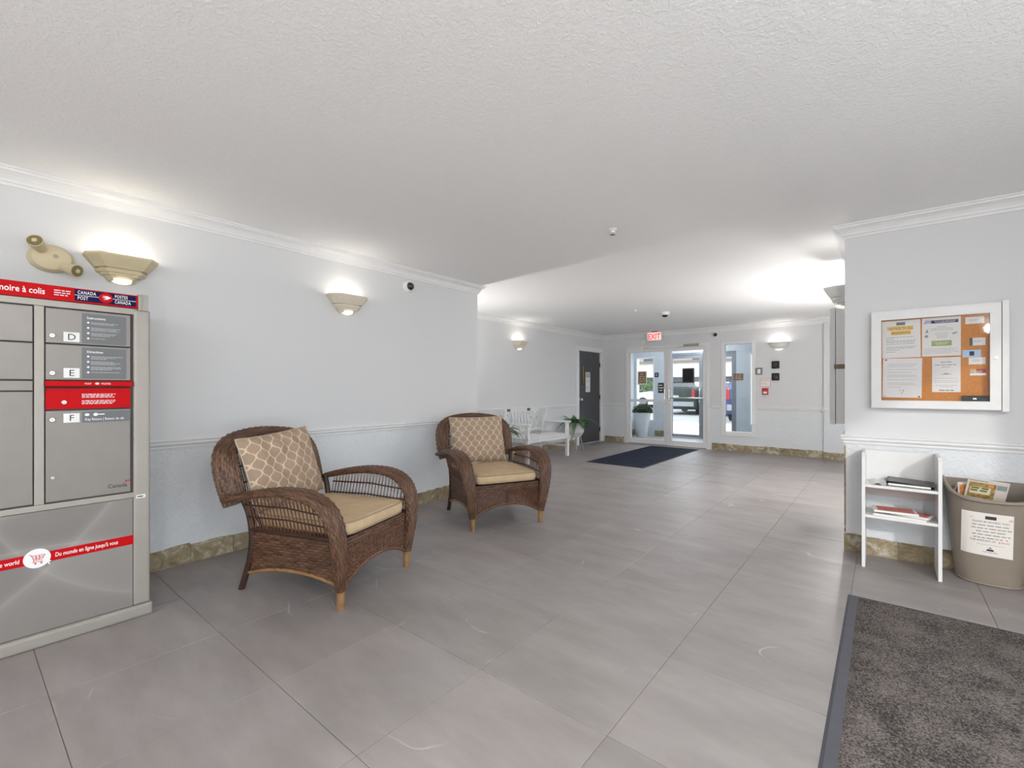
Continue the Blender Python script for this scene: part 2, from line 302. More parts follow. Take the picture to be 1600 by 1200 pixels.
# ------------------------------------------------------------------ mesh tools
class MB:
    def __init__(s): s.v, s.f, s.uv = [], [], None
    def box(s, x0, x1, y0, y1, z0, z1):
        b = len(s.v)
        s.v += [(x0, y0, z0), (x1, y0, z0), (x1, y1, z0), (x0, y1, z0), (x0, y0, z1), (x1, y0, z1), (x1, y1, z1), (x0, y1, z1)]
        s.f += [tuple(b + i for i in q) for q in ((3, 2, 1, 0), (4, 5, 6, 7), (0, 1, 5, 4), (1, 2, 6, 5), (2, 3, 7, 6), (3, 0, 4, 7))]
        return s
    def obox(s, c, ax, ay, az, hx, hy, hz):
        """oriented box: centre, three unit axes, half sizes"""
        b = len(s.v); c = Vector(c); ax, ay, az = Vector(ax), Vector(ay), Vector(az)
        for (i, j, k) in ((-1, -1, -1), (1, -1, -1), (1, 1, -1), (-1, 1, -1), (-1, -1, 1), (1, -1, 1), (1, 1, 1), (-1, 1, 1)):
            s.v.append(tuple(c + ax * hx * i + ay * hy * j + az * hz * k))
        s.f += [tuple(b + i for i in q) for q in ((3, 2, 1, 0), (4, 5, 6, 7), (0, 1, 5, 4), (1, 2, 6, 5), (2, 3, 7, 6), (3, 0, 4, 7))]
        return s
    def bar(s, p, q, w, h, up=(0, 0, 1)):
        """rectangular bar from p to q"""
        p, q = Vector(p), Vector(q); d = q - p; ln = d.length; d.normalize()
        u = Vector(up); sd = d.cross(u)
        if sd.length < 1e-4: sd = d.cross(Vector((0, 1, 0)))
        sd.normalize(); u = sd.cross(d)
        return s.obox((p + q) / 2, d, sd, u, ln / 2, w / 2, h / 2)
    def tube(s, pts, r, n=10, cap=True):
        pts = [Vector(p) for p in pts]; rr = r if isinstance(r, (list, tuple)) else [r] * len(pts)
        b = len(s.v); ref = None
        for i, p in enumerate(pts):
            a = pts[max(i - 1, 0)]; c = pts[min(i + 1, len(pts) - 1)]; d = (c - a).normalized()
            if ref is None:
                ref = Vector((0, 0, 1)) if abs(d.z) < 0.9 else Vector((1, 0, 0))
            sd = d.cross(ref).normalized(); u = sd.cross(d); ref = u
            for k in range(n):
                t = 2 * PI * k / n
                s.v.append(tuple(p + (sd * math.cos(t) + u * math.sin(t)) * rr[i]))
        for i in range(len(pts) - 1):
            for k in range(n):
                k2 = (k + 1) % n
                s.f.append((b + i * n + k, b + i * n + k2, b + (i + 1) * n + k2, b + (i + 1) * n + k))
        if cap:
            s.f.append(tuple(b + k for k in range(n - 1, -1, -1)))
            s.f.append(tuple(b + (len(pts) - 1) * n + k for k in range(n)))
        return s
    def lathe(s, prof, n=24, c=(0, 0, 0), axis='z', a0=0.0, a1=2 * PI):
        """profile of (radius, height); axis z up, or y (towards -y)"""
        b = len(s.v); full = abs(a1 - a0 - 2 * PI) < 1e-6; m = n if full else n + 1
        for (r, h) in prof:
            for k in range(m):
                t = a0 + (a1 - a0) * k / n
                x, y = r * math.cos(t), r * math.sin(t)
                p = (c[0] + x, c[1] + y, c[2] + h) if axis == 'z' else (c[0] + x, c[1] - h, c[2] + y)
                s.v.append(p)
        for i in range(len(prof) - 1):
            for k in range(n):
                k2 = (k + 1) % m
                if not full and k + 1 >= m: continue
                s.f.append((b + i * m + k, b + i * m + k2, b + (i + 1) * m + k2, b + (i + 1) * m + k))
        return s
    def prism(s, poly, y0, y1, plane='xz'):
        """polygon in xz extruded along y (or in xy along z)"""
        b = len(s.v); n = len(poly)
        for yy in (y0, y1):
            for (a, c) in poly: s.v.append((a, yy, c) if plane == 'xz' else ((a, c, yy) if plane == 'xy' else (yy, a, c)))
        s.f.append(tuple(b + k for k in range(n))); s.f.append(tuple(b + n + k for k in range(n - 1, -1, -1)))
        for k in range(n):
            k2 = (k + 1) % n
            s.f.append((b + k, b + n + k, b + n + k2, b + k2))
        return s
    def frustum(s, r0, z0, r1, z1):
        """rect (x0,x1,y0,y1) at z0 to rect at z1"""
        b = len(s.v)
        for (x0, x1, y0, y1), z in ((r0, z0), (r1, z1)): s.v += [(x0, y0, z), (x1, y0, z), (x1, y1, z), (x0, y1, z)]
        s.f += [tuple(b + i for i in q) for q in ((3, 2, 1, 0), (4, 5, 6, 7), (0, 1, 5, 4), (1, 2, 6, 5), (2, 3, 7, 6), (3, 0, 4, 7))]
        return s
    def grid(s, P, uv=None, closed_v=False):
        """P: array (a, b, 3)"""
        b = len(s.v); na, nb = P.shape[:2]
        s.v += [tuple(p) for p in P.reshape(-1, 3)]
        if uv is not None:
            if s.uv is None: s.uv = {}
            for i, q in enumerate(uv.reshape(-1, 2)): s.uv[b + i] = tuple(q)
        nbm = nb if closed_v else nb - 1
        for i in range(na - 1):
            for j in range(nbm):
                j2 = (j + 1) % nb
                s.f.append((b + i * nb + j, b + (i + 1) * nb + j, b + (i + 1) * nb + j2, b + i * nb + j2))
        return s
    def build(s, name, m, parent=None, smooth=False, bevel=0.0, seg=2, loc=None, fix=True):
        me = bpy.data.meshes.new(name); me.from_pydata(s.v, [], s.f)
        if s.uv is not None:
            ul = me.uv_layers.new(name='UVMap')
            vi = np.empty(len(me.loops), dtype=np.int32); me.loops.foreach_get('vertex_index', vi)
            arr = np.array([s.uv.get(int(i), (0, 0)) for i in vi], dtype=np.float32).ravel(); ul.data.foreach_set('uv', arr)
        if bevel > 0 or fix:
            bm = bmesh.new(); bm.from_mesh(me)
            if fix: bmesh.ops.recalc_face_normals(bm, faces=bm.faces)
            if bevel > 0:
                ed = [e for e in bm.edges if len(e.link_faces) == 2 and e.calc_face_angle(0) > 0.5]
                bmesh.ops.bevel(bm, geom=ed, offset=bevel, segments=seg, profile=0.6, affect='EDGES', clamp_overlap=True)
            bm.to_mesh(me); bm.free()
        if smooth:
            me.polygons.foreach_set('use_smooth', [True] * len(me.polygons))
            if smooth != 'all': me.set_sharp_from_angle(angle=0.7)
        me.materials.append(m)
        o = bpy.data.objects.new(name, me); C.objects.link(o)
        if parent is not None: o.parent = parent
        if loc is not None: o.location = loc
        return o
def Bx(*a): return MB().box(*a)
def tag(o, label=None, cat=None, group=None, kind=None):
    if label: o['label'] = label
    if cat: o['category'] = cat
    if group: o['group'] = group
    if kind: o['kind'] = kind
    return o
def thing(name, label, cat, loc=(0, 0, 0), rz=0.0, group=None):
    o = bpy.data.objects.new(name, None); C.objects.link(o); o.empty_display_size = 0.1
    o.location = loc; o.rotation_euler = (0, 0, rz)
    return tag(o, label, cat, group)
def struct(o): o['kind'] = 'structure'; return o
def kids(o): return [c for c in C.objects if c.parent is o]
def copy_tree(o, parent=None):
    c = o.copy(); C.objects.link(c); c.parent = parent
    for ch in kids(o): copy_tree(ch, c)
    return c
_tmp = bpy.data.curves.new('lettering', 'FONT'); _tmpo = bpy.data.objects.new('lettering', _tmp); C.objects.link(_tmpo)
def text(body, size, x, z, y, m, parent, name='lettering', align='LEFT', rot=0.0, bold=0.0, shear=0.0, sx=1.0, depth=0.0004, space=1.0):
    """flat lettering standing in the local xz plane, facing -y; (x, z) is the baseline start"""
    _tmp.body = body; _tmp.size = size; _tmp.align_x = align; _tmp.offset = bold * size; _tmp.shear = shear; _tmp.extrude = depth; _tmp.space_character = space
    _tmp.resolution_u = 3
    bpy.context.view_layer.update()
    dg = bpy.context.evaluated_depsgraph_get()
    me = bpy.data.meshes.new_from_object(_tmpo.evaluated_get(dg))
    M_ = Matrix.Translation((x, y, z)) @ Matrix.Rotation(-rot, 4, 'Y') @ Matrix.Rotation(PI / 2, 4, 'X') @ Matrix.Diagonal((sx, 1, 1, 1))
    me.transform(M_); me.materials.clear(); me.materials.append(m); me.name = name
    o = bpy.data.objects.new(name, me); C.objects.link(o); o.parent = parent
    return o
def printed(parent, rows, x0, x1, y, m, hgt=0.003, name='printed_lines', jitter=0.25, center=False):
    """fine print too small to read: rows of little word-long dashes; rows = list of (z, fill)"""
    mb = MB()
    for z, fill in rows:
        w_ = (x1 - x0) * fill; x = (x0 + x1 - w_) / 2 if center else x0; end = x + w_
        while x < end - hgt:
            w = min(hgt * random.uniform(2.0, 6.0), end - x)
            mb.box(x, x + w, y - 0.0004, y, z, z + hgt); x += w + hgt * 0.9
    o = mb.build(name, m, parent); o['kind'] = 'stuff'; return o

# ------------------------------------------------------------------ room shell
XL, YC, XR2, YF, XB, YB = -3.775, 3.99, -5.10, 9.60, -0.228, 4.26     # left wall, its corner, recess wall, far wall, board wall corner / plane
CEIL = 2.44; XE, YS = 1.6, -4.6                                          # right and rear ends of the lobby, behind the camera
T = 0.13
DX0, DX1, DZ = -4.50, -2.715, 2.135      # double door opening in the far wall
WX0, WX1, WZ0, WZ1 = -2.486, -1.885, 0.30, 2.125
LY0, LY1, LZ = 8.52, 9.56, 2.06          # dark door opening in the recess wall
PX, PY = -0.80, 9.45                     # pilaster at the far right

floor = struct(MB().box(XR2 - T, XE + T, YS - T, YF + T, -0.10, -0.0022).build('floor', M_GROUT))
ceiling = struct(MB().box(XR2 - T, XE + T, YS - T, YF + T, CEIL, CEIL + 0.15).build('ceiling', M_CEIL))
struct(MB().box(XL - T, XL, YS, YC, -0.01, CEIL).build('wall_left', M_WALL))
struct(MB().box(XR2 - T, XL - T, YC - T, YC, -0.01, CEIL).build('wall_recess_end', M_WALL))
struct(MB().box(XR2 - T, XR2, YC, LY0, -0.01, CEIL).box(XR2 - T, XR2, LY0, LY1, LZ, CEIL).box(XR2 - T, XR2, LY1, YF, -0.01, CEIL).build('wall_recess', M_WALL))
w = MB()
w.box(XR2 - T, DX0, YF, YF + T, -0.01, CEIL).box(DX0, DX1, YF, YF + T, DZ, CEIL).box(DX1, WX0, YF, YF + T, -0.01, CEIL)
w.box(WX0, WX1, YF, YF + T, -0.01, WZ0).box(WX0, WX1, YF, YF + T, WZ1, CEIL).box(WX1, XB, YF, YF + T, -0.01, CEIL)
w.box(PX, XB, PY, YF, -0.01, CEIL)
struct(w.build('wall_far', M_WALL))
struct(MB().box(XB, XB + T, YB, YF + T, -0.01, CEIL).box(XB + T, XE, YB, YB + T, -0.01, CEIL).build('wall_board', M_WALL))
# the lobby goes on behind the camera: its added glazed right-hand side is sized for the daylight it lets in
w = MB()
w.box(XE, XE + T, YS, YB + T, -0.01, 0.06).box(XE, XE + T, YS, YB + T, 2.38, CEIL)
w.box(XE, XE + T, 2.75, YB + T, 0.06, 2.38)
struct(w.build('wall_right', M_WALL))
w4 = bpy.data.objects.new('window_4', None); C.objects.link(w4); w4.location = (XE, 0, 0); struct(w4)
MB().box(0.02, 0.10, YS, YS + 0.05, 0.06, 2.38).box(0.02, 0.10, 2.70, 2.75, 0.06, 2.38).box(0.02, 0.10, YS + 0.05, 2.70, 2.34, 2.38).box(0.02, 0.10, YS + 0.05, 2.70, 0.06, 0.10).build('window_frame', M_TRIM, w4)
MB().box(0.055, 0.061, YS + 0.04, 2.71, 0.09, 2.35).build('pane', M_GLASS, w4)
w = MB().box(XL - T, XE + T, YS - T, YS, -0.01, CEIL)
struct(w.build('wall_rear', M_WALL))

# floor tiles, each its own piece on the grout bed
P_ = 0.604; GX, GY = -0.152, 0.250; gap = 0.0013
TILE_MESH = {}
def tile_piece(x0, x1, y0, y1):
    w_, d_ = x1 - x0, y1 - y0; key = (round(w_, 4), round(d_, 4))
    if w_ < 0.03 or d_ < 0.03: return
    cx, cy = (x0 + x1) / 2, (y0 + y1) / 2
    if key not in TILE_MESH:
        h, k, e = w_ / 2, d_ / 2, 0.0010
        mb = MB().frustum((-h, h, -k, k), -0.0022, (-h, h, -k, k), -e); mb.f.pop(1)
        mb.frustum((-h, h, -k, k), -e, (-h + e, h - e, -k + e, k - e), 0.0); mb.f.pop(6 - 1)
        TILE_MESH[key] = mb.build('tile', M_TILE, floor, fix=True, loc=(cx, cy, 0)).data
        return
    o = bpy.data.objects.new('tile', TILE_MESH[key]); C.objects.link(o); o.parent = floor; o.location = (cx, cy, 0)
for i in range(-9, 7):
    for j in range(-9, 16):
        x0, y0 = GX + i * P_ + gap, GY + j * P_ + gap; x1, y1 = x0 + P_ - 2 * gap, y0 + P_ - 2 * gap
        xa = XL if (y0 + y1) / 2 < YC else XR2
        y0, y1 = max(y0, YS), min(y1, YF)
        if y0 >= y1: continue
        if y0 < YB < y1 and x1 > XB:            # cells cut by the noticeboard wall
            tile_piece(max(x0, xa), min(x1, XE), y0, YB)
            if x0 < XB: tile_piece(x0, XB, YB + 0.0005, y1)
            continue
        x0, x1 = max(x0, xa), min(x1, XE if y1 <= YB else XB)
        if x1 > x0: tile_piece(x0, x1, y0, y1)

# mouldings swept along the wall line (room on the right-hand side of the path)
def offset_path(path, d):
    out = []
    for i, p in enumerate(path):
        p = Vector(p)
        def nrm(a, b):
            t = (Vector(b) - Vector(a)).normalized(); return Vector((t.y, -t.x))
        n1 = nrm(path[i - 1], path[i]) if i > 0 else nrm(path[i], path[i + 1])
        n2 = nrm(path[i], path[i + 1]) if i < len(path) - 1 else n1
        m_ = (n1 + n2); m_ = m_ / max(1e-6, m_.dot(n1)) if m_.length > 1e-6 else n1
        out.append(p + m_ * d)
    return out
def moulding(name, path, prof, m, parent=None):
    mb = MB(); n = len(prof)
    for (d, z) in prof:
        pass
    cols = [offset_path(path, d) for d, z in prof]
    for i in range(len(path)):
        for k, (d, z) in enumerate(prof):
            q = cols[k][i]; mb.v.append((q.x, q.y, z))
    for i in range(len(path) - 1):
        for k in range(n):
            k2 = (k + 1) % n
            mb.f.append((i * n + k, i * n + k2, (i + 1) * n + k2, (i + 1) * n + k))
    mb.f.append(tuple(range(n - 1, -1, -1))); mb.f.append(tuple((len(path) - 1) * n + k for k in range(n)))
    return mb.build(name, m, parent)
CROWN = [(0.0, 2.345), (0.010, 2.345), (0.012, 2.360), (0.020, 2.364), (0.024, 2.378), (0.036, 2.398), (0.052, 2.412), (0.062, 2.416), (0.064, 2.428), (0.074, 2.430), (0.074, 2.4398), (0.0, 2.4398)]
RAIL = [(0.0, 0.806), (0.006, 0.806), (0.010, 0.815), (0.010, 0.826), (0.016, 0.831), (0.022, 0.842), (0.018, 0.853), (0.026, 0.858), (0.028, 0.868), (0.022, 0.875), (0.0, 0.875)]
PATH = [(XL, YS), (XL, YC), (XR2, YC), (XR2, YF), (PX, YF), (PX, PY), (XB, PY), (XB, YB), (XE, YB)]
struct(moulding('trim_1', PATH, CROWN, M_TRIM))
struct(moulding('trim_2', [(XL, YS), (XL, YC), (XR2, YC), (XR2, LY0 - 0.11)], RAIL, M_TRIM))
struct(moulding('trim_3', [(XR2, LY1 + 0.01), (XR2, YF), (DX0 - 0.05, YF)], RAIL, M_TRIM))
struct(moulding('trim_4', [(DX1 + 0.05, YF), (WX0 - 0.02, YF)], RAIL, M_TRIM))
struct(moulding('trim_5', [(WX1 + 0.02, YF), (PX, YF), (PX, PY), (XB, PY), (XB, YB), (XE, YB)], RAIL, M_TRIM))

# stripped base: a shallow strip of bare board with a patch of old glue where every base tile sat
def stripped_base(name, path, hh=0.128):
    o = struct(moulding(name, path, [(0.0, 0.0), (0.0012, 0.0), (0.0012, hh), (0.0, hh)], mat('bare_board', (0.36, 0.31, 0.24), 0.9, var=0.25, scale=20)))
    for a, b_ in zip(path[:-1], path[1:]):
        a, b_ = Vector(a), Vector(b_); d = b_ - a; ln = d.length; d.normalize(); nr = Vector((d.y, -d.x)); s = 0.0
        while s < ln - 0.02:
            w_ = min(random.uniform(0.20, 0.32), ln - s)
            if ln - s - w_ < 0.06: w_ = ln - s
            mb = MB(); zt = hh + random.uniform(-0.008, 0.010); zt2 = hh + random.uniform(-0.008, 0.010); th = random.uniform(0.004, 0.009)
            p0 = a + d * (s + 0.002); p1 = a + d * (s + w_ - 0.002)
            q0, q1 = p0 + nr * th, p1 + nr * th
            nseg = 5; top = []; bot = []
            for k in range(nseg + 1):
                f_ = k / nseg; pp = p0.lerp(p1, f_); z1 = zt + (zt2 - zt) * f_ + random.uniform(-0.006, 0.006); z0 = random.uniform(0.0015, 0.006)
                top.append((pp, z1)); bot.append((pp, z0))
            bi = len(mb.v)
            for (pp, z1), (_, z0) in zip(top, bot):
                f2 = pp + nr * th
                mb.v += [(pp.x, pp.y, z0), (f2.x, f2.y, z0), (f2.x, f2.y, z1), (pp.x, pp.y, z1)]
            for k in range(nseg):
                for e in range(4):
                    mb.f.append((bi + 4 * k + e, bi + 4 * k + (e + 1) % 4, bi + 4 * k + 4 + (e + 1) % 4, bi + 4 * k + 4 + e))
            mb.f.append((bi + 3, bi + 2, bi + 1, bi)); mb.f.append(tuple(bi + 4 * nseg + e for e in range(4)))
            mb.build('glue_patch', M_RES, o); s += w_
stripped_base('baseboard_left', [(XL, 0.0), (XL, YC)])
stripped_base('baseboard_recess', [(XR2, YC), (XR2, LY0 - 0.11)])
stripped_base('baseboard_far_left', [(XR2 + 0.07, YF), (DX0 - 0.05, YF)])
stripped_base('baseboard_far', [(DX1 + 0.05, YF), (PX, YF), (PX, PY), (XB, PY)])
stripped_base('baseboard_right', [(XB, YB + 0.6), (XB, YB), (1.3, YB)])
# torn corner of the right wall: glue showing up the edge below the rail
cs = struct(MB().box(XB - 0.004, XB + 0.006, YB - 0.004, YB + 0.02, 0.14, 0.79).build('trim_6', M_RES))

# ------------------------------------------------------------------ recess door (dark), far double doors, side window
R90 = PI / 2
d1 = bpy.data.objects.new('door_1', None); C.objects.link(d1); d1.location = (XR2, LY0, 0); d1.rotation_euler = (0, 0, R90); struct(d1)
dw = LY1 - LY0
MB().box(-0.09, 0.03, -0.02, 0.10, 0, LZ + 0.01).box(dw - 0.03, dw + 0.035, -0.02, 0.10, 0, LZ + 0.01).box(-0.10, dw + 0.035, -0.024, 0.10, LZ - 0.02, LZ + 0.08).build('door_frame', M_TRIM, d1, bevel=0.004)
leaf = MB().box(0.035, dw - 0.035, 0.02, 0.062, 0.012, LZ - 0.025).build('door_leaf', M_DGREY, d1, bevel=0.003)
MB().box(0.20, 0.285, 0.012, 0.02, 1.30, 1.74).build('vision_frame', M_BLACK, leaf)
MB().box(0.212, 0.273, 0.010, 0.0125, 1.315, 1.725).build('vision_pane', mat('wired_glass_yellow', (0.20, 0.17, 0.035), 0.15), leaf)
MB().lathe([(0.0, 0.0), (0.032, 0.0), (0.032, 0.008), (0.014, 0.010), (0.012, 0.045), (0.022, 0.05), (0.028, 0.06), (0.024, 0.072), (0.0, 0.075)], 20, (0.10, 0.02, 0.98), 'y').build('knob', M_CHROME, leaf, smooth=True)
MB().box(0.05, 0.078, 0.014, 0.02, 0.93, 1.03).build('latch_plate', M_BLACK, leaf)
for zz in (0.28, 1.02, 1.76): MB().tube([(dw - 0.038, 0.012, zz - 0.05), (dw - 0.038, 0.012, zz + 0.05)], 0.010, 8).build('hinge', M_BLACK, leaf)
n = thing('door_notice', 'white paper notice with a grey header taped to the dark door', 'notice', (XR2 - 0.02, LY0, 0), R90)
MB().box(0.36, 0.56, -0.002, 0.0, 1.14, 1.58).build('sheet', M_PAPER, n)
MB().box(0.37, 0.55, -0.0028, -0.002, 1.46, 1.57).build('header', mat('pale_grey_print', (0.42, 0.44, 0.48), 0.6), n)
printed(n, [(1.40, .9), (1.365, .7), (1.26, .5), (1.235, .6), (1.21, .4)], 0.38, 0.54, -0.002, M_INKG, 0.009)

def storefront(name, x0, x1, z1, y, mull, m, mids=(), thick=0.10, stile=0.065, glassm=None, sill=0.10):
    """double glazed door set in a frame; each leaf has stiles, rails, a pane"""
    o = bpy.data.objects.new(name, None); C.objects.link(o); o.location = (x0, y, 0); struct(o)
    W = x1 - x0; mm = mull - x0
    MB().box(0, 0.05, 0, thick, 0, z1).box(W - 0.05, W, 0, thick, 0, z1).box(0.05, W - 0.05, 0, thick, z1 - 0.05, z1).box(mm - 0.012, mm + 0.012, 0.01, thick - 0.01, 0.02, z1 - 0.05).build('door_frame', m, o, bevel=0.003)
    MB().box(0.05, W - 0.05, -0.01, thick + 0.01, 0.0, 0.018).build('threshold', M_CHROME, o)
    for i, (a, b_) in enumerate(((0.053, mm - 0.014), (mm + 0.014, W - 0.053))):
        lf = MB().box(a, a + stile, 0.02, 0.065, 0.022, z1 - 0.054).box(b_ - stile, b_, 0.02, 0.065, 0.022, z1 - 0.054).box(a + stile, b_ - stile, 0.02, 0.065, z1 - 0.13, z1 - 0.054).box(a + stile, b_ - stile, 0.02, 0.065, 0.022, 0.022 + sill)
        if i in mids: lf.box(a + stile, b_ - stile, 0.02, 0.065, 0.93, 0.985)
        lo = lf.build('door_leaf', m, o, bevel=0.002)
        MB().box(a + stile - 0.004, b_ - stile + 0.004, 0.040, 0.046, 0.022 + sill - 0.004, z1 - 0.126).build('pane', glassm or M_GLASS, lo)
        hx = b_ - stile / 2 if i == 0 else a + stile / 2
        MB().tube([(hx, 0.02, 0.98), (hx, -0.03, 0.98), (hx, -0.03, 1.20), (hx, 0.02, 1.20)], 0.009, 8).build('pull_handle', M_CHROME, lo, smooth=True)
        MB().lathe([(0, 0), (0.016, 0), (0.016, 0.012), (0, 0.013)], 14, (hx, 0.02, 0.90), 'y').build('lock_cylinder', M_CHROME, lo)
    return o
d2 = storefront('door_2', DX0, DX1, DZ, YF - 0.02, -3.556, M_TRIM, mids=(0,))
cl = MB().box(0.05, 0.42, -0.055, 0.015, DZ - 0.13, DZ - 0.045).build('door_closer', M_WHITE, d2, bevel=0.006)
MB().bar((0.38, -0.03, DZ - 0.04), (0.58, 0.0, DZ - 0.035), 0.02, 0.008).build('closer_arm', M_CHROME, cl)
cl = MB().box(1.30, 1.60, -0.06, 0.0, DZ - 0.055, DZ - 0.005).build('door_closer', M_ALU, d2, bevel=0.006)
MB().bar((1.32, -0.03, DZ - 0.06), (1.12, 0.0, DZ - 0.075), 0.02, 0.008).build('closer_arm', M_CHROME, cl)
MB().tube([(0.96, 0.005, 1.02), (1.70, 0.005, 1.02)], 0.012, 8).build('push_bar', M_CHROME, d2, smooth=True)

w1 = bpy.data.objects.new('window_1', None); C.objects.link(w1); w1.location = (WX0, YF, 0); struct(w1)
ww = WX1 - WX0
MB().box(0, 0.055, -0.018, T, WZ0, WZ1).box(ww - 0.055, ww, -0.018, T, WZ0, WZ1).box(0.055, ww - 0.055, -0.018, T, WZ1 - 0.045, WZ1).box(0.055, ww - 0.055, -0.018, T, WZ0, WZ0 + 0.08).build('window_frame', M_TRIM, w1, bevel=0.004)
MB().box(0.05, ww - 0.05, 0.05, 0.056, WZ0 + 0.075, WZ1 - 0.04).build('pane', M_GLASS, w1)

# ------------------------------------------------------------------ vestibule and outdoors
VY = 11.40
M_VEST = mat('shade_tinted_paint', (0.60, 0.66, 0.71), 0.6, var=0.03)  # blue-grey cast of the shaded vestibule put into the wall colour
M_CONC = mat('pale_concrete', (0.62, 0.585, 0.55), 0.85, var=0.10, scale=3, bump=0.2, bscale=90)
M_ASPH = mat('asphalt', (0.17, 0.17, 0.18), 0.9, var=0.15, scale=8)
struct(MB().box(XR2 - T, -1.60, YF + T, VY + 0.2, -0.10, 0.0).build('floor_vestibule', mat('vestibule_tile', (0.42, 0.41, 0.40), 0.45, var=0.10, scale=2)))
struct(MB().box(XR2 - T, -1.60, YF + T, VY + 0.15, CEIL, CEIL + 0.15).build('ceiling_vestibule', M_CEIL))
struct(MB().box(XR2 - T, XR2, YF + T, VY, 0, CEIL).build('wall_vestibule_left', M_VEST))
struct(MB().box(-1.72, -1.60, YF + T, VY, 0, CEIL).build('wall_vestibule_right', M_VEST))
OX0, OX1 = -4.22, -2.63
w = MB().box(XR2 - T, -5.07, VY, VY + 0.14, 0, CEIL).box(-5.07, -4.56, VY, VY + 0.14, 0, 0.38).box(-5.07, -4.56, VY, VY + 0.14, 2.035, CEIL)
w.box(-4.56, OX0, VY, VY + 0.14, 0, CEIL).box(OX0, OX1, VY, VY + 0.14, 2.09, CEIL).box(OX1, -2.36, VY, VY + 0.14, 0, CEIL).box(-2.36, -1.90, VY, VY + 0.14, 0, 0.38).box(-2.36, -1.90, VY, VY + 0.14, 2.035, CEIL).box(-1.90, -1.60, VY, VY + 0.14, 0, CEIL)
struct(w.build('wall_vestibule_front', M_VEST))
stripped_base('baseboard_vestibule', [(-4.56, VY), (OX0, VY)], 0.15)
stripped_base('baseboard_vestibule_end', [(XR2, VY - 0.9), (XR2, VY)], 0.15)
for i, (a, b_) in enumerate(((-5.07, -4.56), (-2.36, -1.90))):
    wo = bpy.data.objects.new('window_%d' % (i + 2), None); C.objects.link(wo); wo.location = (a, VY, 0); struct(wo); q = b_ - a
    MB().box(0, 0.035, -0.01, 0.15, 0.38, 2.035).box(q - 0.035, q, -0.01, 0.15, 0.38, 2.035).box(0.035, q - 0.035, -0.01, 0.15, 2.0, 2.035).box(0.035, q - 0.035, -0.01, 0.15, 0.38, 0.415).build('window_frame', M_TRIM, wo)
    MB().box(0.03, q - 0.03, 0.06, 0.066, 0.41, 2.005).build('pane', M_GLASS, wo)
storefront('door_3', OX0, OX1, 2.09, VY + 0.02, -3.40, mat('blue_grey_aluminium', (0.27, 0.30, 0.34), 0.35, metal=0.3), stile=0.055, sill=0.07)

struct(MB().box(-60, 40, VY + 0.2, 90, -0.12, -0.02).build('ground_parking', M_CONC))
struct(MB().box(-60, 40, 17.2, 90, -0.02, -0.012).build('ground_asphalt', mat('worn_asphalt', (0.36, 0.355, 0.35), 0.9, var=0.12, scale=2)))
struct(MB().box(-60, XR2 - T - 0.01, -60, VY + 0.2, -0.12, -0.02).box(XE + T + 0.01, 40, -60, VY + 0.2, -0.12, -0.02).box(XR2 - T - 0.01, XE + T + 0.01, -60, YS - T - 0.01, -0.12, -0.02).box(-1.59, XE + T + 0.01, YF + T + 0.01, VY + 0.2, -0.12, -0.02).build('ground_yard', M_CONC))

# ------------------------------------------------------------------ parcel locker (left edge of the picture)
ml = thing('parcel_locker', 'tall grey metal parcel and mail locker with a red header sign', 'mail locker', (-3.10, 0, 0), R90)
MB().box(-0.78, 0.672, 0.016, 0.655, 0.02, 1.715).build('cabinet_body', M_ALU, ml, bevel=0.006)
MB().box(-0.79, 0.700, -0.022, 0.660, 0.0, 0.066).build('plinth', M_ALU, ml, bevel=0.014, seg=3)
MB().box(0.618, 0.690, -0.010, 0.05, 0.066, 1.640).build('corner_post', M_ALU, ml, bevel=0.012, seg=3)
MB().box(0.6365, 0.680, -0.016, 0.06, 1.636, 1.722).box(0.650, 0.655, -0.020, 0.0, 1.640, 1.718).build('header_end_cap', M_ALU, ml, bevel=0.003)
for z0, z1 in ((1.612, 1.644), (0.640, 0.668)): MB().box(-0.78, 0.636, -0.006, 0.02, z0, z1).build('cross_rail', M_ALU, ml, bevel=0.003)
for x0, x1 in ((0.252, 0.286), (-0.125, -0.091)): MB().box(x0, x1, -0.006, 0.02, 0.668, 1.612).build('upright', M_ALU, ml, bevel=0.003)
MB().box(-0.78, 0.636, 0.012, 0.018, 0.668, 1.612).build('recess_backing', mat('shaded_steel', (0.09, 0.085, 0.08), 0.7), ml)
hd = MB().box(-0.78, 0.6355, -0.012, 0.02, 1.646, 1.714).build('header_sign', M_RED, ml)
text('Armoire à colis', 0.040, 0.288, 1.667, -0.0125, M_INKW, hd, align='RIGHT', sx=0.74, bold=0.012)
printed(hd, [(1.691, 1.0), (1.680, 1.0), (1.669, 0.9)], 0.318, 0.379, -0.0125, M_INKW, 0.0042)
MB().box(0.390, 0.627, -0.014, -0.012, 1.653, 1.709).build('logo_panel', M_NAVY, hd)
for s_, x_, z_, w_ in (('CANADA', 0.400, 1.688, 0.66), ('POST', 0.400, 1.660, 0.66), ('POSTES', 0.541, 1.688, 0.62), ('CANADA', 0.541, 1.660, 0.62)):
    text(s_, 0.0225, x_, z_, -0.0145, M_INKW, hd, sx=w_, bold=0.012, space=1.15)
MB().box(0.390, 0.627, -0.0148, -0.014, 1.6798, 1.6822).build('dividing_line', M_INKW, hd)
def disc(cx, cz, rx, rz, y0, y1, n=28): return MB().prism([(cx + rx * math.cos(2 * PI * k / n), cz + rz * math.sin(2 * PI * k / n)) for k in range(n)], y0, y1)
disc(0.506, 1.681, 0.027, 0.0255, -0.0165, -0.014).build('emblem', M_RED, hd)
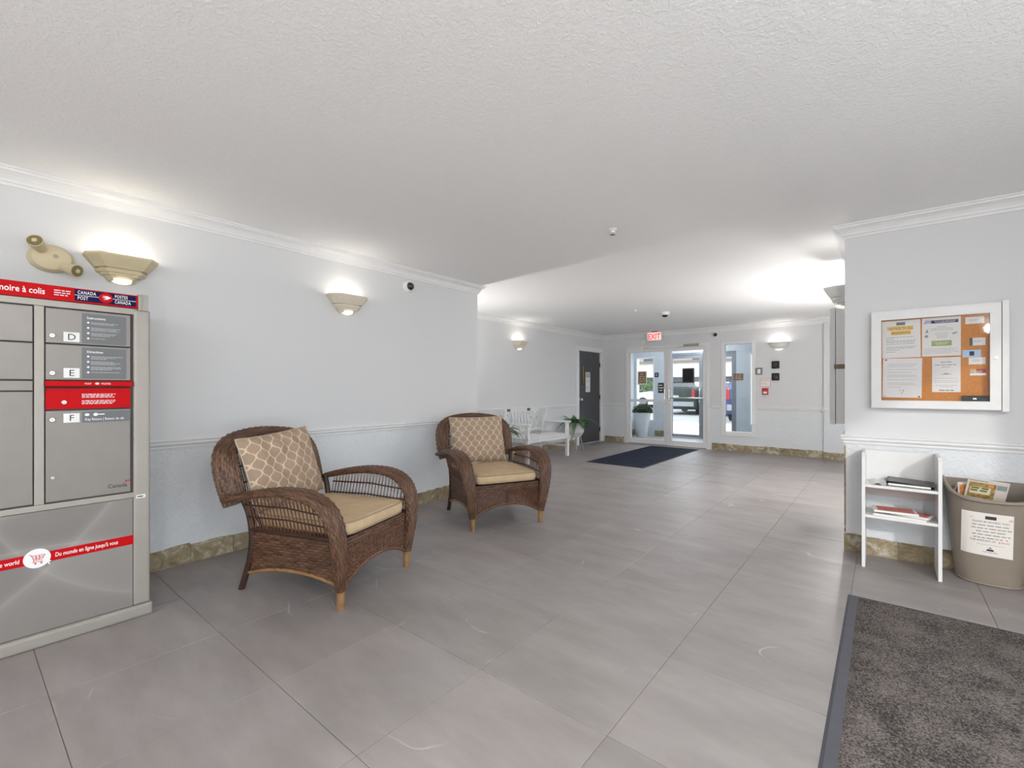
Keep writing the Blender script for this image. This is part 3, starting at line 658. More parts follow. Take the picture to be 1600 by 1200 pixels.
MB().prism([(0.490, 1.690), (0.512, 1.692), (0.527, 1.684), (0.512, 1.674), (0.494, 1.671), (0.510, 1.679), (0.490, 1.682), (0.508, 1.686)], -0.0172, -0.0165).build('wing_mark', M_INKW, hd)

M_LOCK = mat('nickel_lock', (0.70, 0.67, 0.60), 0.35, metal=0.7)
def lock(cx, cz, par, r=0.0125):
    o = MB().lathe([(0, 0), (r, 0), (r, 0.005), (r * 0.75, 0.009), (0, 0.009)], 16, (cx, -0.006, cz), 'y').build('lock', M_LOCK, par, smooth=True)
    MB().box(cx - 0.0012, cx + 0.0012, -0.0155, -0.0150, cz - 0.004, cz + 0.004).build('keyhole', M_INKB, par)
def ldoor(x0, x1, z0, z1):
    return MB().box(x0, x1, -0.006, 0.008, z0, z1).build('locker_door', M_ALU2, ml, bevel=0.0025)
def plate(ch, cx, z0, z1, par):
    MB().box(cx - 0.029, cx + 0.029, -0.0085, -0.006, z0, z1).build('letter_plate', M_WHITE, par, bevel=0.003)
    text(ch, (z1 - z0) * 0.92, cx, z0 + (z1 - z0) * 0.19, -0.009, M_INKB, par, align='CENTER')
def bullets(par, x0, z1, rows, title, x1):
    text(title, 0.0165, x0 + 0.018, z1 - 0.026, -0.0085, M_INKW, par, sx=0.9, bold=0.01)
    z = z1 - 0.046
    for k in range(rows):
        disc(x0 + 0.023, z + 0.002, 0.0048, 0.0048, -0.0085, -0.008, 12).build('bullet', M_INKW, par)
        n_ = random.choice((2, 2, 3)) if k < rows - 1 else 1
        printed(par, [(z + 0.0015 - 0.0062 * i, random.uniform(0.7, 1.0) if i < n_ - 1 else random.uniform(0.4, 0.9)) for i in range(n_)], x0 + 0.034, x1 - 0.012, -0.0085, M_INKG if False else mat('pale_grey_ink', (0.5, 0.5, 0.5), 0.6), 0.0024)
        z -= 0.0265
D = ldoor(0.290, 0.606, 1.439, 1.606)
MB().box(0.417, 0.588, -0.008, -0.006, 1.445, 1.594).build('instruction_label', M_LBL, D)
bullets(D, 0.417, 1.594, 4, 'Instructions', 0.588); plate('D', 0.380, 1.449, 1.496, D); lock(0.312, 1.474, D)
D = ldoor(0.290, 0.606, 1.262, 1.433)
MB().box(0.417, 0.588, -0.008, -0.006, 1.270, 1.424).build('instruction_label', M_LBL, D)
bullets(D, 0.417, 1.424, 4, 'Directives', 0.588); plate('E', 0.380, 1.272, 1.320, D); lock(0.312, 1.294, D)
D = MB().box(0.290, 0.606, -0.006, 0.008, 1.120, 1.208).build('mail_slot', M_RED, ml, bevel=0.002)
MB().prism([(-0.016, 1.256), (0.004, 1.258), (0.004, 1.236), (-0.014, 1.230), (-0.020, 1.232)], 0.288, 0.612, 'yz').build('slot_flap', M_RED, D)
MB().box(0.292, 0.604, 0.004, 0.010, 1.205, 1.236).build('slot_opening', mat('dark_red_recess', (0.10, 0.008, 0.01), 0.7), D)
MB().box(0.292, 0.604, -0.004, 0.006, 1.205, 1.219).build('slot_lip', M_RED, D)
printed(D, [(1.1895, 1.0), (1.182, .95), (1.1745, .97), (1.1575, 1.0), (1.150, .97), (1.1425, .9)], 0.417, 0.545, -0.0065, M_INKW, 0.0034)
text('POST', 0.012, 0.425, 1.240, -0.0205, M_INKW, D, sx=0.9); disc(0.472, 1.2445, 0.008, 0.005, -0.0208, -0.020, 14).build('emblem', M_INKW, D)
text('POSTES', 0.012, 0.488, 1.240, -0.0205, M_INKW, D, sx=0.9)
lock(0.353, 1.153, D, 0.011)
D = ldoor(0.290, 0.606, 0.676, 1.112)
MB().box(0.417, 0.604, -0.008, -0.006, 1.050, 1.106).build('key_return_label', M_LBL, D)
text('Key Return | Retour de clé', 0.0175, 0.428, 1.060, -0.0085, M_INKW, D, sx=0.78)
disc(0.436, 1.089, 0.009, 0.007, -0.0088, -0.008, 12).build('bullet', M_INKW, D)
disc(0.468, 1.089, 0.009, 0.008, -0.0088, -0.008, 14).build('key_symbol', M_INKW, D); MB().box(0.474, 0.502, -0.0088, -0.008, 1.087, 1.092).build('key_symbol', M_INKW, D)
plate('F', 0.380, 1.053, 1.098, D); lock(0.312, 1.070, D); lock(0.314, 0.792, D, 0.008)
text('Canadä'.replace('ä', 'a'), 0.028, 0.515, 0.706, -0.0065, M_INKB, D, sx=0.92, bold=0.008)
MB().box(0.5855, 0.5885, -0.0068, -0.006, 0.728, 0.740).build('flag_pole', M_INKB, D); MB().box(0.589, 0.604, -0.0068, -0.006, 0.731, 0.740).build('flag_mark', M_INKR, D)
for (a, b_) in ((1.439, 1.606), (1.262, 1.433), (0.676, 1.205)): ldoor(-0.089, 0.248, a, b_); ldoor(-0.60, -0.127, a, b_)
ldoor(-0.089, 0.248, 1.210, 1.256)
bp_ = MB().box(-0.77, 0.616, -0.002, 0.016, 0.068, 0.638).build('lower_panel', m_swoosh(), ml)
MB().box(-0.72, 0.632, -0.0045, -0.002, 0.394, 0.442).build('slogan_band', M_RED, bp_)
text("Du monde en ligne jusqu'à vous", 0.0275, 0.322, 0.411, -0.005, M_INKW, bp_, sx=0.66, shear=0.1, bold=0.01)
text('Delivering the online world', 0.0275, 0.205, 0.411, -0.005, M_INKW, bp_, sx=0.72, shear=0.1, align='RIGHT', bold=0.01)
disc(0.262, 0.420, 0.046, 0.045, -0.0065, -0.0045).build('cart_badge', M_INKW, bp_)
disc(0.262, 0.420, 0.046, 0.045, -0.0050, -0.0045).build('badge_rim', M_INKG, bp_).scale = (1, 1, 1)
cart = MB()
for p, q in (((0.236, 0.440), (0.242, 0.440)), ((0.242, 0.440), (0.252, 0.412)), ((0.252, 0.412), (0.280, 0.412)), ((0.244, 0.434), (0.288, 0.434)), ((0.288, 0.434), (0.280, 0.416)), ((0.252, 0.412), (0.248, 0.404)), ((0.248, 0.404), (0.282, 0.404)), ((0.250, 0.426), (0.286, 0.426)), ((0.251, 0.419), (0.283, 0.419)), ((0.258, 0.434), (0.260, 0.412)), ((0.270, 0.434), (0.270, 0.412))):
    cart.bar((p[0], -0.0068, p[1]), (q[0], -0.0068, q[1]), 0.0008, 0.0026, up=(0, 1, 0)) if False else cart.bar((p[0], -0.0068, p[1]), (q[0], -0.0068, q[1]), 0.0024, 0.0008, up=(0, -1, 0))
cart.build('cart_symbol', M_INKR, bp_)
disc(0.256, 0.397, 0.004, 0.004, -0.0072, -0.0065, 10).build('cart_wheel', M_INKR, bp_); disc(0.276, 0.397, 0.004, 0.004, -0.0072, -0.0065, 10).build('cart_wheel', M_INKR, bp_)
MB().prism([(0.288, 0.414), (0.290, 0.386), (0.296, 0.392), (0.301, 0.381), (0.306, 0.383), (0.301, 0.394), (0.310, 0.396)], -0.009, -0.0065).build('pointer_symbol', M_INKW, bp_)
MB().box(0.630, 0.668, -0.0115, -0.010, 0.634, 0.652).build('serial_sticker', M_WHITE, ml)
printed(ml, [(0.640, 0.8)], 0.634, 0.664, -0.0118, M_INKB, 0.006)
MB().box(0.684, 0.692, 0.02, 0.05, 0.92, 1.13).build('side_latch', mat('blue_grey_steel', (0.30, 0.34, 0.40), 0.35, metal=0.6), ml)

# ------------------------------------------------------------------ wall lamps
def point(parent, loc, watts, radius=0.04, col=(1, 0.97, 0.93)):
    d = bpy.data.lights.new('lamp_light', 'POINT'); d.energy = watts; d.shadow_soft_size = radius; d.color = col
    o = bpy.data.objects.new('lamp_light', d); C.objects.link(o); o.parent = parent; o.location = loc; return o
def wedge_sconce(label, loc, rz, w=0.365, m=M_CREAM2, watts=SCONCE_W):
    """stepped wedge-shaped plaster uplight with a glowing lens underneath; local x along the wall, -y into the room, z from its top"""
    t = thing('wall_sconce', label, 'wall lamp', loc, rz)
    h = w / 2; d = 0.155
    mb = MB()      # hollow tapering cup, open on top
    b = 0
    o0 = [(-h, 0), (h, 0), (h, -0.075), (h - 0.055, -d), (-h + 0.055, -d), (-h, -0.075)]
    s1 = 0.72; o1 = [(x * s1, y * s1) for x, y in o0]
    i0 = [(x * 0.95, y * 0.93) for x, y in o0]; i1 = [(x * 0.9, y * 0.88) for x, y in o1]
    n = 6
    for poly, z in ((o0, 0.0), (o0, -0.012), (o1, -0.078), (i1, -0.073), (i0, -0.010), (i0, 0.0)):
        mb.v += [(x, y, z) for x, y in poly]
    for r in range(5):
        for k in range(n): mb.f.append((r * n + k, r * n + (k + 1) % n, (r + 1) * n + (k + 1) % n, (r + 1) * n + k))
    for k in range(n): mb.f.append((5 * n + k, 5 * n + (k + 1) % n, (k + 1) % n, k))
    mb.f.append(tuple(2 * n + k for k in range(n))); mb.f.append(tuple(3 * n + k for k in range(n)))
    mb.build('shade', m, t)
    for i, (sa, sb, za, zb) in enumerate(((0.62, 0.62, -0.077, -0.088), (0.70, 0.66, -0.088, -0.104), (0.58, 0.55, -0.104, -0.119), (0.48, 0.34, -0.119, -0.150))):
        q = MB(); A = [(x * sa, y * sa) for x, y in o0]; B_ = [(x * sb, y * sb) for x, y in o0]
        q.v += [(x, y, za) for x, y in A] + [(x, y, zb) for x, y in B_]
        for k in range(n): q.f.append((k, (k + 1) % n, n + (k + 1) % n, n + k))
        q.f.append(tuple(range(n))); q.f.append(tuple(range(2 * n - 1, n - 1, -1)))
        q.build('step', m, t)
    ln = MB(); nn = 20
    P = np.zeros((7, nn + 1, 3))
    for i in range(7):
        a = PI / 2 * i / 6
        for k in range(nn + 1):
            ph = PI + PI * k / nn
            P[i, k] = (0.058 * math.cos(a) * math.cos(ph), -0.024 + 0.060 * math.cos(a) * math.sin(ph), -0.136 - 0.030 * math.sin(a))
    ln.grid(P); ln.build('lens', M_LAMP, t, smooth='all')
    MB().box(-0.05, 0.05, -0.012, 0.0, -0.15, -0.04).build('back_plate', m, t)
    point(t, (0, -0.075, -0.022), watts, 0.03)
    return t
wedge_sconce('stepped cream wedge sconce right above the red sign of the parcel locker', (XL, 0.690, 2.042), R90, 0.36, M_CREAM)
wedge_sconce('stepped beige wedge sconce on the left wall above the nearer wicker chair', (XL, 2.255, 2.045), R90, 0.37)
wedge_sconce('small bright wedge sconce in the recess above the white bench', (XR2, 6.44, 2.07), R90, 0.33)
wedge_sconce('white stepped sconce jutting out behind the corner of the noticeboard wall', (XB, 4.62, 2.04), -R90, 0.34, M_WHITE, SCONCE_W)
# rounded bowl sconce on the far wall
t = thing('wall_sconce', 'white half-bowl sconce with a cream rim beside the narrow window', 'wall lamp', (-1.49, YF, 2.06), 0)
MB().lathe([(0.165, 0.0), (0.160, -0.030), (0.125, -0.085), (0.075, -0.115), (0.066, -0.110), (0.112, -0.080), (0.148, -0.028), (0.152, 0.0), (0.165, 0.0)], 24, (0, 0, 0), 'z', PI, 2 * PI).build('bowl', M_WHITE, t, smooth=True)
MB().lathe([(0.172, 0.004), (0.172, -0.022), (0.150, -0.022), (0.150, 0.004), (0.172, 0.004)], 24, (0, 0, 0), 'z', PI, 2 * PI).build('rim', M_CREAM2, t, smooth=True)
MB().lathe([(0.070, -0.105), (0.062, -0.125), (0.035, -0.138), (0.0, -0.142)], 20, (0, 0, 0), 'z', PI, 2 * PI).build('lens', M_LAMP, t, smooth=True)
point(t, (0, -0.07, -0.02), SCONCE_W, 0.03)

# ceiling domes behind the camera: rear right follows the noticeboard glare, other two added as fill
for lb, x_, y_, wt in (('added round ceiling dome lamp just behind the camera', 1.0, 0.2, 0.9), ('round ceiling dome lamp at the rear right', 1.40, -2.72, 0.5), ('added round ceiling dome lamp at the rear left', -2.0, -2.4, 0.5)):
    t = thing('ceiling_lamp', lb, 'ceiling lamp', (x_, y_, CEIL), 0)
    MB().lathe([(0, 0), (0.17, 0), (0.17, -0.02), (0.155, -0.03), (0, -0.03)], 32).build('base_ring', M_WHITE, t, smooth=True)
    MB().lathe([(0.150, -0.028), (0.145, -0.06), (0.11, -0.09), (0.06, -0.105), (0.0, -0.11)], 32).build('dome', M_LAMPDOME, t, smooth=True)
    point(t, (0, 0, -0.19), DOME_W * wt, 0.07, (1, 0.97, 0.93))

t = thing('ceiling_lamp', 'round ceiling dome lamp inside the vestibule', 'ceiling lamp', (-3.5, 10.7, CEIL), 0)
MB().lathe([(0, 0), (0.15, 0), (0.15, -0.02), (0.135, -0.03), (0, -0.03)], 32).build('base_ring', M_WHITE, t, smooth=True)
MB().lathe([(0.13, -0.028), (0.125, -0.06), (0.09, -0.085), (0.0, -0.10)], 32).build('dome', M_LAMPDOME, t, smooth=True)
point(t, (0, 0, -0.17), 16.0, 0.06, (0.95, 0.97, 1.0))

# ------------------------------------------------------------------ cameras, detectors, emergency light, exit sign
def dome_cam(label, loc, rz, up=False, r=0.062):
    t = thing('dome_camera', label, 'security camera', loc, rz)
    MB().lathe([(0, 0), (r, 0), (r, 0.020), (r * 0.92, 0.034), (r * 0.72, 0.046), (r * 0.66, 0.044), (0, 0.040)], 28, (0, 0, 0), 'y').build('housing', M_WHITE, t, smooth=True)
    MB().lathe([(r * 0.66, 0.042), (r * 0.62, 0.056), (r * 0.42, 0.074), (0, 0.082)], 24, (0, 0, 0), 'y').build('lens_dome', mat('smoked_dome', (0.02, 0.018, 0.016), 0.08, coat=0.5), t, smooth=True)
    if up: t.rotation_euler = (-PI / 2, 0, 0)
    return t
dome_cam('white dome security camera high on the left wall above the empty stretch', (XL, 2.955, 2.258), R90)
dome_cam('white dome security camera above the glass doors and narrow window', (-2.585, YF, 2.285), 0, r=0.058)
c = dome_cam('flat dome security camera on the ceiling in front of the exit sign', (-2.72, 7.23, CEIL), 0, r=0.075); c.rotation_euler = (PI / 2, 0, 0)
def sprinkler(label, x_, y_, r):
    t = thing('ceiling_sprinkler', label, 'sprinkler', (x_, y_, CEIL), 0)
    MB().lathe([(0, 0), (r, 0), (r, -0.006), (r * 0.55, -0.014), (r * 0.5, -0.03), (0, -0.03)], 20).build('escutcheon', M_WHITE, t, smooth=True)
    MB().lathe([(0, -0.028), (0.010, -0.028), (0.010, -0.040), (0.020, -0.042), (0.020, -0.045), (0, -0.046)], 14).build('nozzle', M_CHROME, t, smooth=True)
sprinkler('larger ceiling sprinkler out in the middle of the near ceiling', -1.612, 3.204, 0.032)
sprinkler('smaller-looking ceiling sprinkler left of the ceiling camera', -2.99, 6.71, 0.030)

t = thing('emergency_light', 'cream twin-head emergency light above the parcel locker', 'emergency light', (XL, 0.375, 1.975), R90)
MB().lathe([(0, 0), (0.095, 0), (0.095, 0.02), (0.078, 0.045), (0.03, 0.055), (0, 0.056)], 28, (0, 0, 0), 'y').build('base', M_CREAM, t, smooth=True).scale = (1.05, 1, 0.85)
def head(c, d, nm):
    c, d = Vector(c), Vector(d).normalized(); ps = [c - d * 0.05, c - d * 0.045, c - d * 0.02, c + d * 0.03, c + d * 0.05]
    hb = MB().tube(ps, [0.010, 0.022, 0.026, 0.036, 0.038], 18, cap=True).build('lamp_head', M_CREAM, t, smooth=True)
    MB().tube([c + d * 0.0495, c + d * 0.052], 0.033, 18).build('reflector', mat('brassy_reflector', (0.30, 0.25, 0.13), 0.25, metal=0.6), hb)
    MB().tube([c + d * 0.046, c + d * 0.056], 0.012, 10).build('bulb', M_CREAM, hb)
head((-0.055, -0.075, 0.050), (-0.35, -0.75, 0.30), 'a'); head((0.070, -0.075, -0.055), (0.55, -0.75, -0.25), 'b')
MB().lathe([(0, 0), (0.012, 0), (0.012, 0.004), (0, 0.004)], 12, (0.015, -0.054, 0.01), 'y').build('logo_disc', M_ALU, t)
for p, q in (((-0.03, -0.045, 0.03), (-0.05, -0.075, 0.045)), ((0.04, -0.045, -0.03), (0.066, -0.075, -0.05))): MB().tube([p, q], 0.012, 10).build('swivel', M_CREAM, t)

t = thing('exit_sign', 'illuminated white exit sign with red letters above the glass doors', 'exit sign', (-3.80, YF - 0.09, 2.24), 0)
MB().box(-0.155, 0.155, -0.03, 0.03, 0.0, 0.185).build('housing', M_WHITE, t, bevel=0.006)
MB().box(-0.142, 0.142, -0.0335, -0.03, 0.012, 0.172).build('face', mat('lit_pink_face', (0.95, 0.66, 0.62), 0.5, emit=0.42, var=0.0), t)
text('EXIT', 0.165, 0.0, 0.032, -0.0345, mat('lit_red_letters', (0.85, 0.06, 0.07), 0.5, emit=0.35, var=0), t, align='CENTER', sx=0.80, bold=0.018)
MB().box(-0.06, 0.06, -0.025, 0.025, 0.185, 0.2).build('mount', M_BLACK, t)

# ------------------------------------------------------------------ small devices on the far wall
def dev(name, label, cat, x_, z_): return thing(name, label, cat, (x_, YF, z_), 0)
t = dev('intercom', 'grey square key switch beside the narrow window', 'intercom', -1.815, 1.545)
MB().box(-0.058, 0.058, -0.03, 0, -0.065, 0.065).build('plate', mat('dark_grey_steel', (0.22, 0.21, 0.22), 0.4, metal=0.4), t, bevel=0.006); MB().box(-0.026, 0.026, -0.045, -0.03, -0.045, 0.035).build('button', M_WHITE, t, bevel=0.006)
t = dev('fire_notice', 'white fire notice with a red border above the red pull station', 'notice', -1.715, 1.33)
MB().box(-0.085, 0.085, -0.004, 0, -0.075, 0.085).build('sheet', mat('red_border', (0.60, 0.25, 0.25), 0.6), t); MB().box(-0.078, 0.078, -0.005, -0.004, -0.068, 0.078).build('face', M_PAPER, t)
printed(t, [(0.055, .9), (0.03, .9), (-0.005, .6), (-0.03, .8)], -0.07, 0.07, -0.0055, M_INKR, 0.007)
t = dev('fire_alarm', 'small red fire alarm pull station under its notice', 'fire alarm', -1.712, 1.165)
MB().box(-0.050, 0.050, -0.045, 0, -0.062, 0.062).build('housing', mat('dull_red', (0.42, 0.03, 0.03), 0.4), t, bevel=0.006); MB().box(-0.032, 0.032, -0.054, -0.045, -0.04, 0.0).build('pull_bar', M_WHITE, t, bevel=0.004)
for lb, z_ in (('upper of two black square readers under the bowl sconce', 1.655), ('lower of two black square readers on the far wall', 1.435)):
    t = dev('card_reader', lb, 'card reader', -1.545, z_)
    MB().box(-0.062, 0.062, -0.035, 0, -0.068, 0.068).build('housing', M_BLACK, t, bevel=0.012, seg=3); MB().box(-0.034, 0.034, -0.038, -0.035, -0.03, 0.04).build('face', mat('satin_black', (0.035, 0.035, 0.035), 0.25), t, bevel=0.004)

# notices on the glass doors
def poster(name, label, x_, z0, z1, w_, cols, y=YF + 0.018, lines=4, ink=None, border=0.0):
    t = thing(name, label, 'notice', (x_, y, 0), 0)
    MB().box(-w_ / 2, w_ / 2, -0.002, 0, z0, z1).build('sheet', cols[0], t)
    if border: MB().box(-w_ / 2 + border, w_ / 2 - border, -0.003, -0.002, z0 + border, z1 - border).build('face', cols[1], t)
    if ink:
        hh = (z1 - z0) / (lines * 1.9 + 2)
        printed(t, [(z1 - (border + hh) - hh * 1.9 * (k + 0.6), random.uniform(.6, 1)) for k in range(lines)], -w_ / 2 + border + 0.01, w_ / 2 - border - 0.01, -0.0035, ink, hh * 0.7, center=True)
    return t
M_BRN = mat('brown_notice', (0.20, 0.13, 0.08), 0.6)
poster('door_poster', 'brown notice with a white border on the left glass door', -4.125, 1.30, 1.60, 0.215, (M_PAPER, M_BRN), lines=5, ink=M_CREAM, border=0.022)
poster('door_poster', 'small dark notice with a red strip beside the left door handle', -3.70, 1.12, 1.34, 0.135, (mat('dark_notice', (0.045, 0.04, 0.045), 0.5), mat('dark_notice2', (0.08, 0.03, 0.03), 0.5)), lines=3, ink=M_INKW)
poster('door_poster', 'small blue and white sticker above the dark notice on the left door', -3.80, 1.465, 1.56, 0.085, (M_NAVY, M_NAVY), lines=2, ink=M_INKW)
poster('door_poster', 'black poster on the right glass door', -3.13, 1.335, 1.64, 0.245, (mat('graphite_frame', (0.10, 0.11, 0.12), 0.5), M_BLACK), border=0.02)
poster('window_poster', 'small brown notice on the narrow window pane', -2.185, 1.375, 1.51, 0.17, (M_BRN, M_BRN), y=YF + 0.047, lines=3, ink=M_CREAM)

# ------------------------------------------------------------------ mats
def mat_obj(name, label, x0, x1, y0, y1, m, edge, rim=0.03, rim2=0.02, rz=0.0):
    t = thing(name, label, 'mat', ((x0 + x1) / 2, (y0 + y1) / 2, 0), rz); a, b_ = (x1 - x0) / 2, (y1 - y0) / 2
    MB().frustum((-a, a, -b_, b_), 0.0002, (-a + 0.012, a - 0.012, -b_ + 0.012, b_ - 0.012), 0.006).build('rubber_edge', edge, t)
    n1, n2 = 40, 60
    P = np.zeros((n1 + 1, n2 + 1, 3)); 
    for i in range(n1 + 1):
        for j in range(n2 + 1):
            P[i, j] = (-a + rim + (2 * a - 2 * rim) * i / n1, -b_ + rim2 + (2 * b_ - 2 * rim2) * j / n2, 0.0105 + random.uniform(-0.0012, 0.0012))
            if i in (0, n1) or j in (0, n2): P[i, j, 2] = 0.0055
    MB().grid(P).build('pile', m, t, fix=False)
    return t
mat_obj('door_mat', 'long dark navy door mat in front of the glass doors', -3.85, -2.85, 6.68, 9.42, m_carpet('navy_pile', (0.012, 0.016, 0.028), (0.045, 0.055, 0.085), 120, 0.3), mat('navy_rubber', (0.01, 0.012, 0.02), 0.7), 0.02)
mat_obj('carpet_mat', 'dark grey-brown carpet mat at the bottom right corner', -0.165, 1.55, 1.75, 3.36, m_carpet('grey_pile', (0.045, 0.039, 0.036), (0.205, 0.178, 0.166), 150, 0.45), mat('slate_rubber', (0.085, 0.085, 0.10), 0.7), 0.045, 0.013)

# ------------------------------------------------------------------ wicker armchairs
PV = 0.0125
M_WK = m_wicker('wicker_strands', (0.048, 0.021, 0.011), (0.165, 0.080, 0.042), PV)
M_WKA = m_wicker('wicker_apron_strands', (0.044, 0.019, 0.010), (0.150, 0.070, 0.037), 0.0170)
M_ROD = mat('dark_rattan_rod', (0.040, 0.018, 0.010), 0.45, var=0.3, scale=40)
M_ROD2 = mat('red_brown_rattan', (0.13, 0.055, 0.030), 0.4, var=0.3, scale=40)
M_PEG = mat('honey_rattan', (0.27, 0.145, 0.060), 0.45, var=0.25, scale=30, bump=0.3, bscale=120)
def interp(keys, n):
    """smooth (Catmull-Rom) resample of key rows to n rows, evenly in arc length of the first three columns"""
    K = np.array(keys, float); P = [K[0]]
    for i in range(len(K) - 1):
        p0, p1, p2, p3 = K[max(i - 1, 0)], K[i], K[i + 1], K[min(i + 2, len(K) - 1)]
        for s in np.linspace(0, 1, 25)[1:]:
            P.append(0.5 * ((2 * p1) + (p2 - p0) * s + (2 * p0 - 5 * p1 + 4 * p2 - p3) * s * s + (3 * p1 - p0 - 3 * p2 + p3) * s ** 3))
    P = np.array(P); d = np.r_[0, np.cumsum(np.linalg.norm(np.diff(P[:, :3], axis=0), axis=1))]
    q = np.linspace(0, d[-1], n)
    return np.stack([np.interp(q, d, P[:, k]) for k in range(P.shape[1])], 1), d[-1]
def weave(u, v, pu, pv, amp):
    r = np.floor(v / pv); f = v / pv - r
    # each strand has a round back, swings over and under the stakes, and leaves a narrow open gap to the next one
    return amp * ((0.10 + 0.90 * (0.5 + 0.5 * np.cos(2 * PI * u / pu + PI * r))) * np.sqrt(np.clip(1 - (1.28 * (2 * f - 1)) ** 2, 0, 1)) - 0.35)
def woven_band(keys, sidef, n=420, na=56, pu=0.044, pv=PV, amp=0.0062, ex=2.6):
    """keys rows: x, y, z, half width, half thickness; sidef(point) gives the wide direction"""
    R_, ln = interp(keys, n); P = R_[:, :3]; Tn = np.gradient(P, axis=0); Tn /= np.linalg.norm(Tn, axis=1)[:, None]
    per = 2 * (R_[:, 3].mean() * 2 + R_[:, 4].mean()) ; rows = max(8, int(round(per / pv)) // 2 * 2)
    th = np.linspace(0, 2 * PI, na, endpoint=False)
    G = np.zeros((n, na, 3)); UV = np.zeros((n, na, 2))
    ca, sa = np.cos(th), np.sin(th); ca2 = np.sign(ca) * np.abs(ca) ** (2 / ex); sa2 = np.sign(sa) * np.abs(sa) ** (2 / ex)
    # even arc length around the flat section for the strand rows
    qx, qy = ca2 * R_[:, 3].mean(), sa2 * R_[:, 4].mean(); dd = np.hypot(np.diff(np.r_[qx, qx[0]]), np.diff(np.r_[qy, qy[0]])); arc = np.r_[0, np.cumsum(dd)[:-1]] / dd.sum()
    for i in range(n):
        S = np.array(sidef(P[i], i / (n - 1)), float); S -= Tn[i] * S.dot(Tn[i]); S /= np.linalg.norm(S); Nn = np.cross(Tn[i], S)
        a, b_ = R_[i, 3], R_[i, 4]
        h = weave(np.full(na, i / (n - 1) * ln), arc * rows * pv, pu, pv, amp)
        nx, ny = ca2 / a, sa2 / b_; nl = np.hypot(nx, ny) + 1e-9
        G[i] = P[i] + np.outer(a * ca2 + h * nx / nl, S) + np.outer(b_ * sa2 + h * ny / nl, Nn)
        UV[i, :, 0] = i / (n - 1) * ln; UV[i, :, 1] = (arc * rows) * pv + 1e-4
    mb = MB().grid(G, UV, closed_v=True)
    for i in (0, n - 1):
        c = len(mb.v); mb.v.append(tuple(G[i].mean(0))); mb.uv[c] = (0, 0)
        for j in range(na):
            q = (i * na + j, i * na + (j + 1) % na, c); mb.f.append(q if i == 0 else q[::-1])
    return mb
def sheet(func, nu, nv, lu, lv, pu, pv, amp, thick=0.006):
    """woven sheet: func(u, v in 0..1) -> point; strands run along u"""
    U, V = np.meshgrid(np.linspace(0, 1, nu), np.linspace(0, 1, nv), indexing='ij')
    P = func(U, V); du = np.gradient(P, axis=0); dv = np.gradient(P, axis=1); Nn = np.cross(du, dv); Nn /= np.linalg.norm(Nn, axis=2)[..., None] + 1e-12
    h = weave(U * lu, P[..., 2], pu, pv, amp); F_ = P + Nn * (thick / 2 + h)[..., None]
    B_ = P - Nn * (thick / 2 + weave(U * lu + pu / 2, P[..., 2], pu, pv, amp))[..., None]
    UV = np.stack([U * lu, P[..., 2]], 2)
    mb = MB().grid(F_, UV); mb.grid(B_[::-1], UV[::-1])
    # close the rim
    n0 = nu * nv; idx = lambda i, j: i * nv + j; bdx = lambda i, j: n0 + (nu - 1 - i) * nv + j
    for i in range(nu - 1):
        for j in (0, nv - 1): mb.f.append((idx(i, j), bdx(i, j), bdx(i + 1, j), idx(i + 1, j)))
    for j in range(nv - 1):
        for i in (0, nu - 1): mb.f.append((idx(i, j), idx(i, j + 1), bdx(i, j + 1), bdx(i, j)))
    return mb
def stuff(o): o['kind'] = 'stuff'; return o
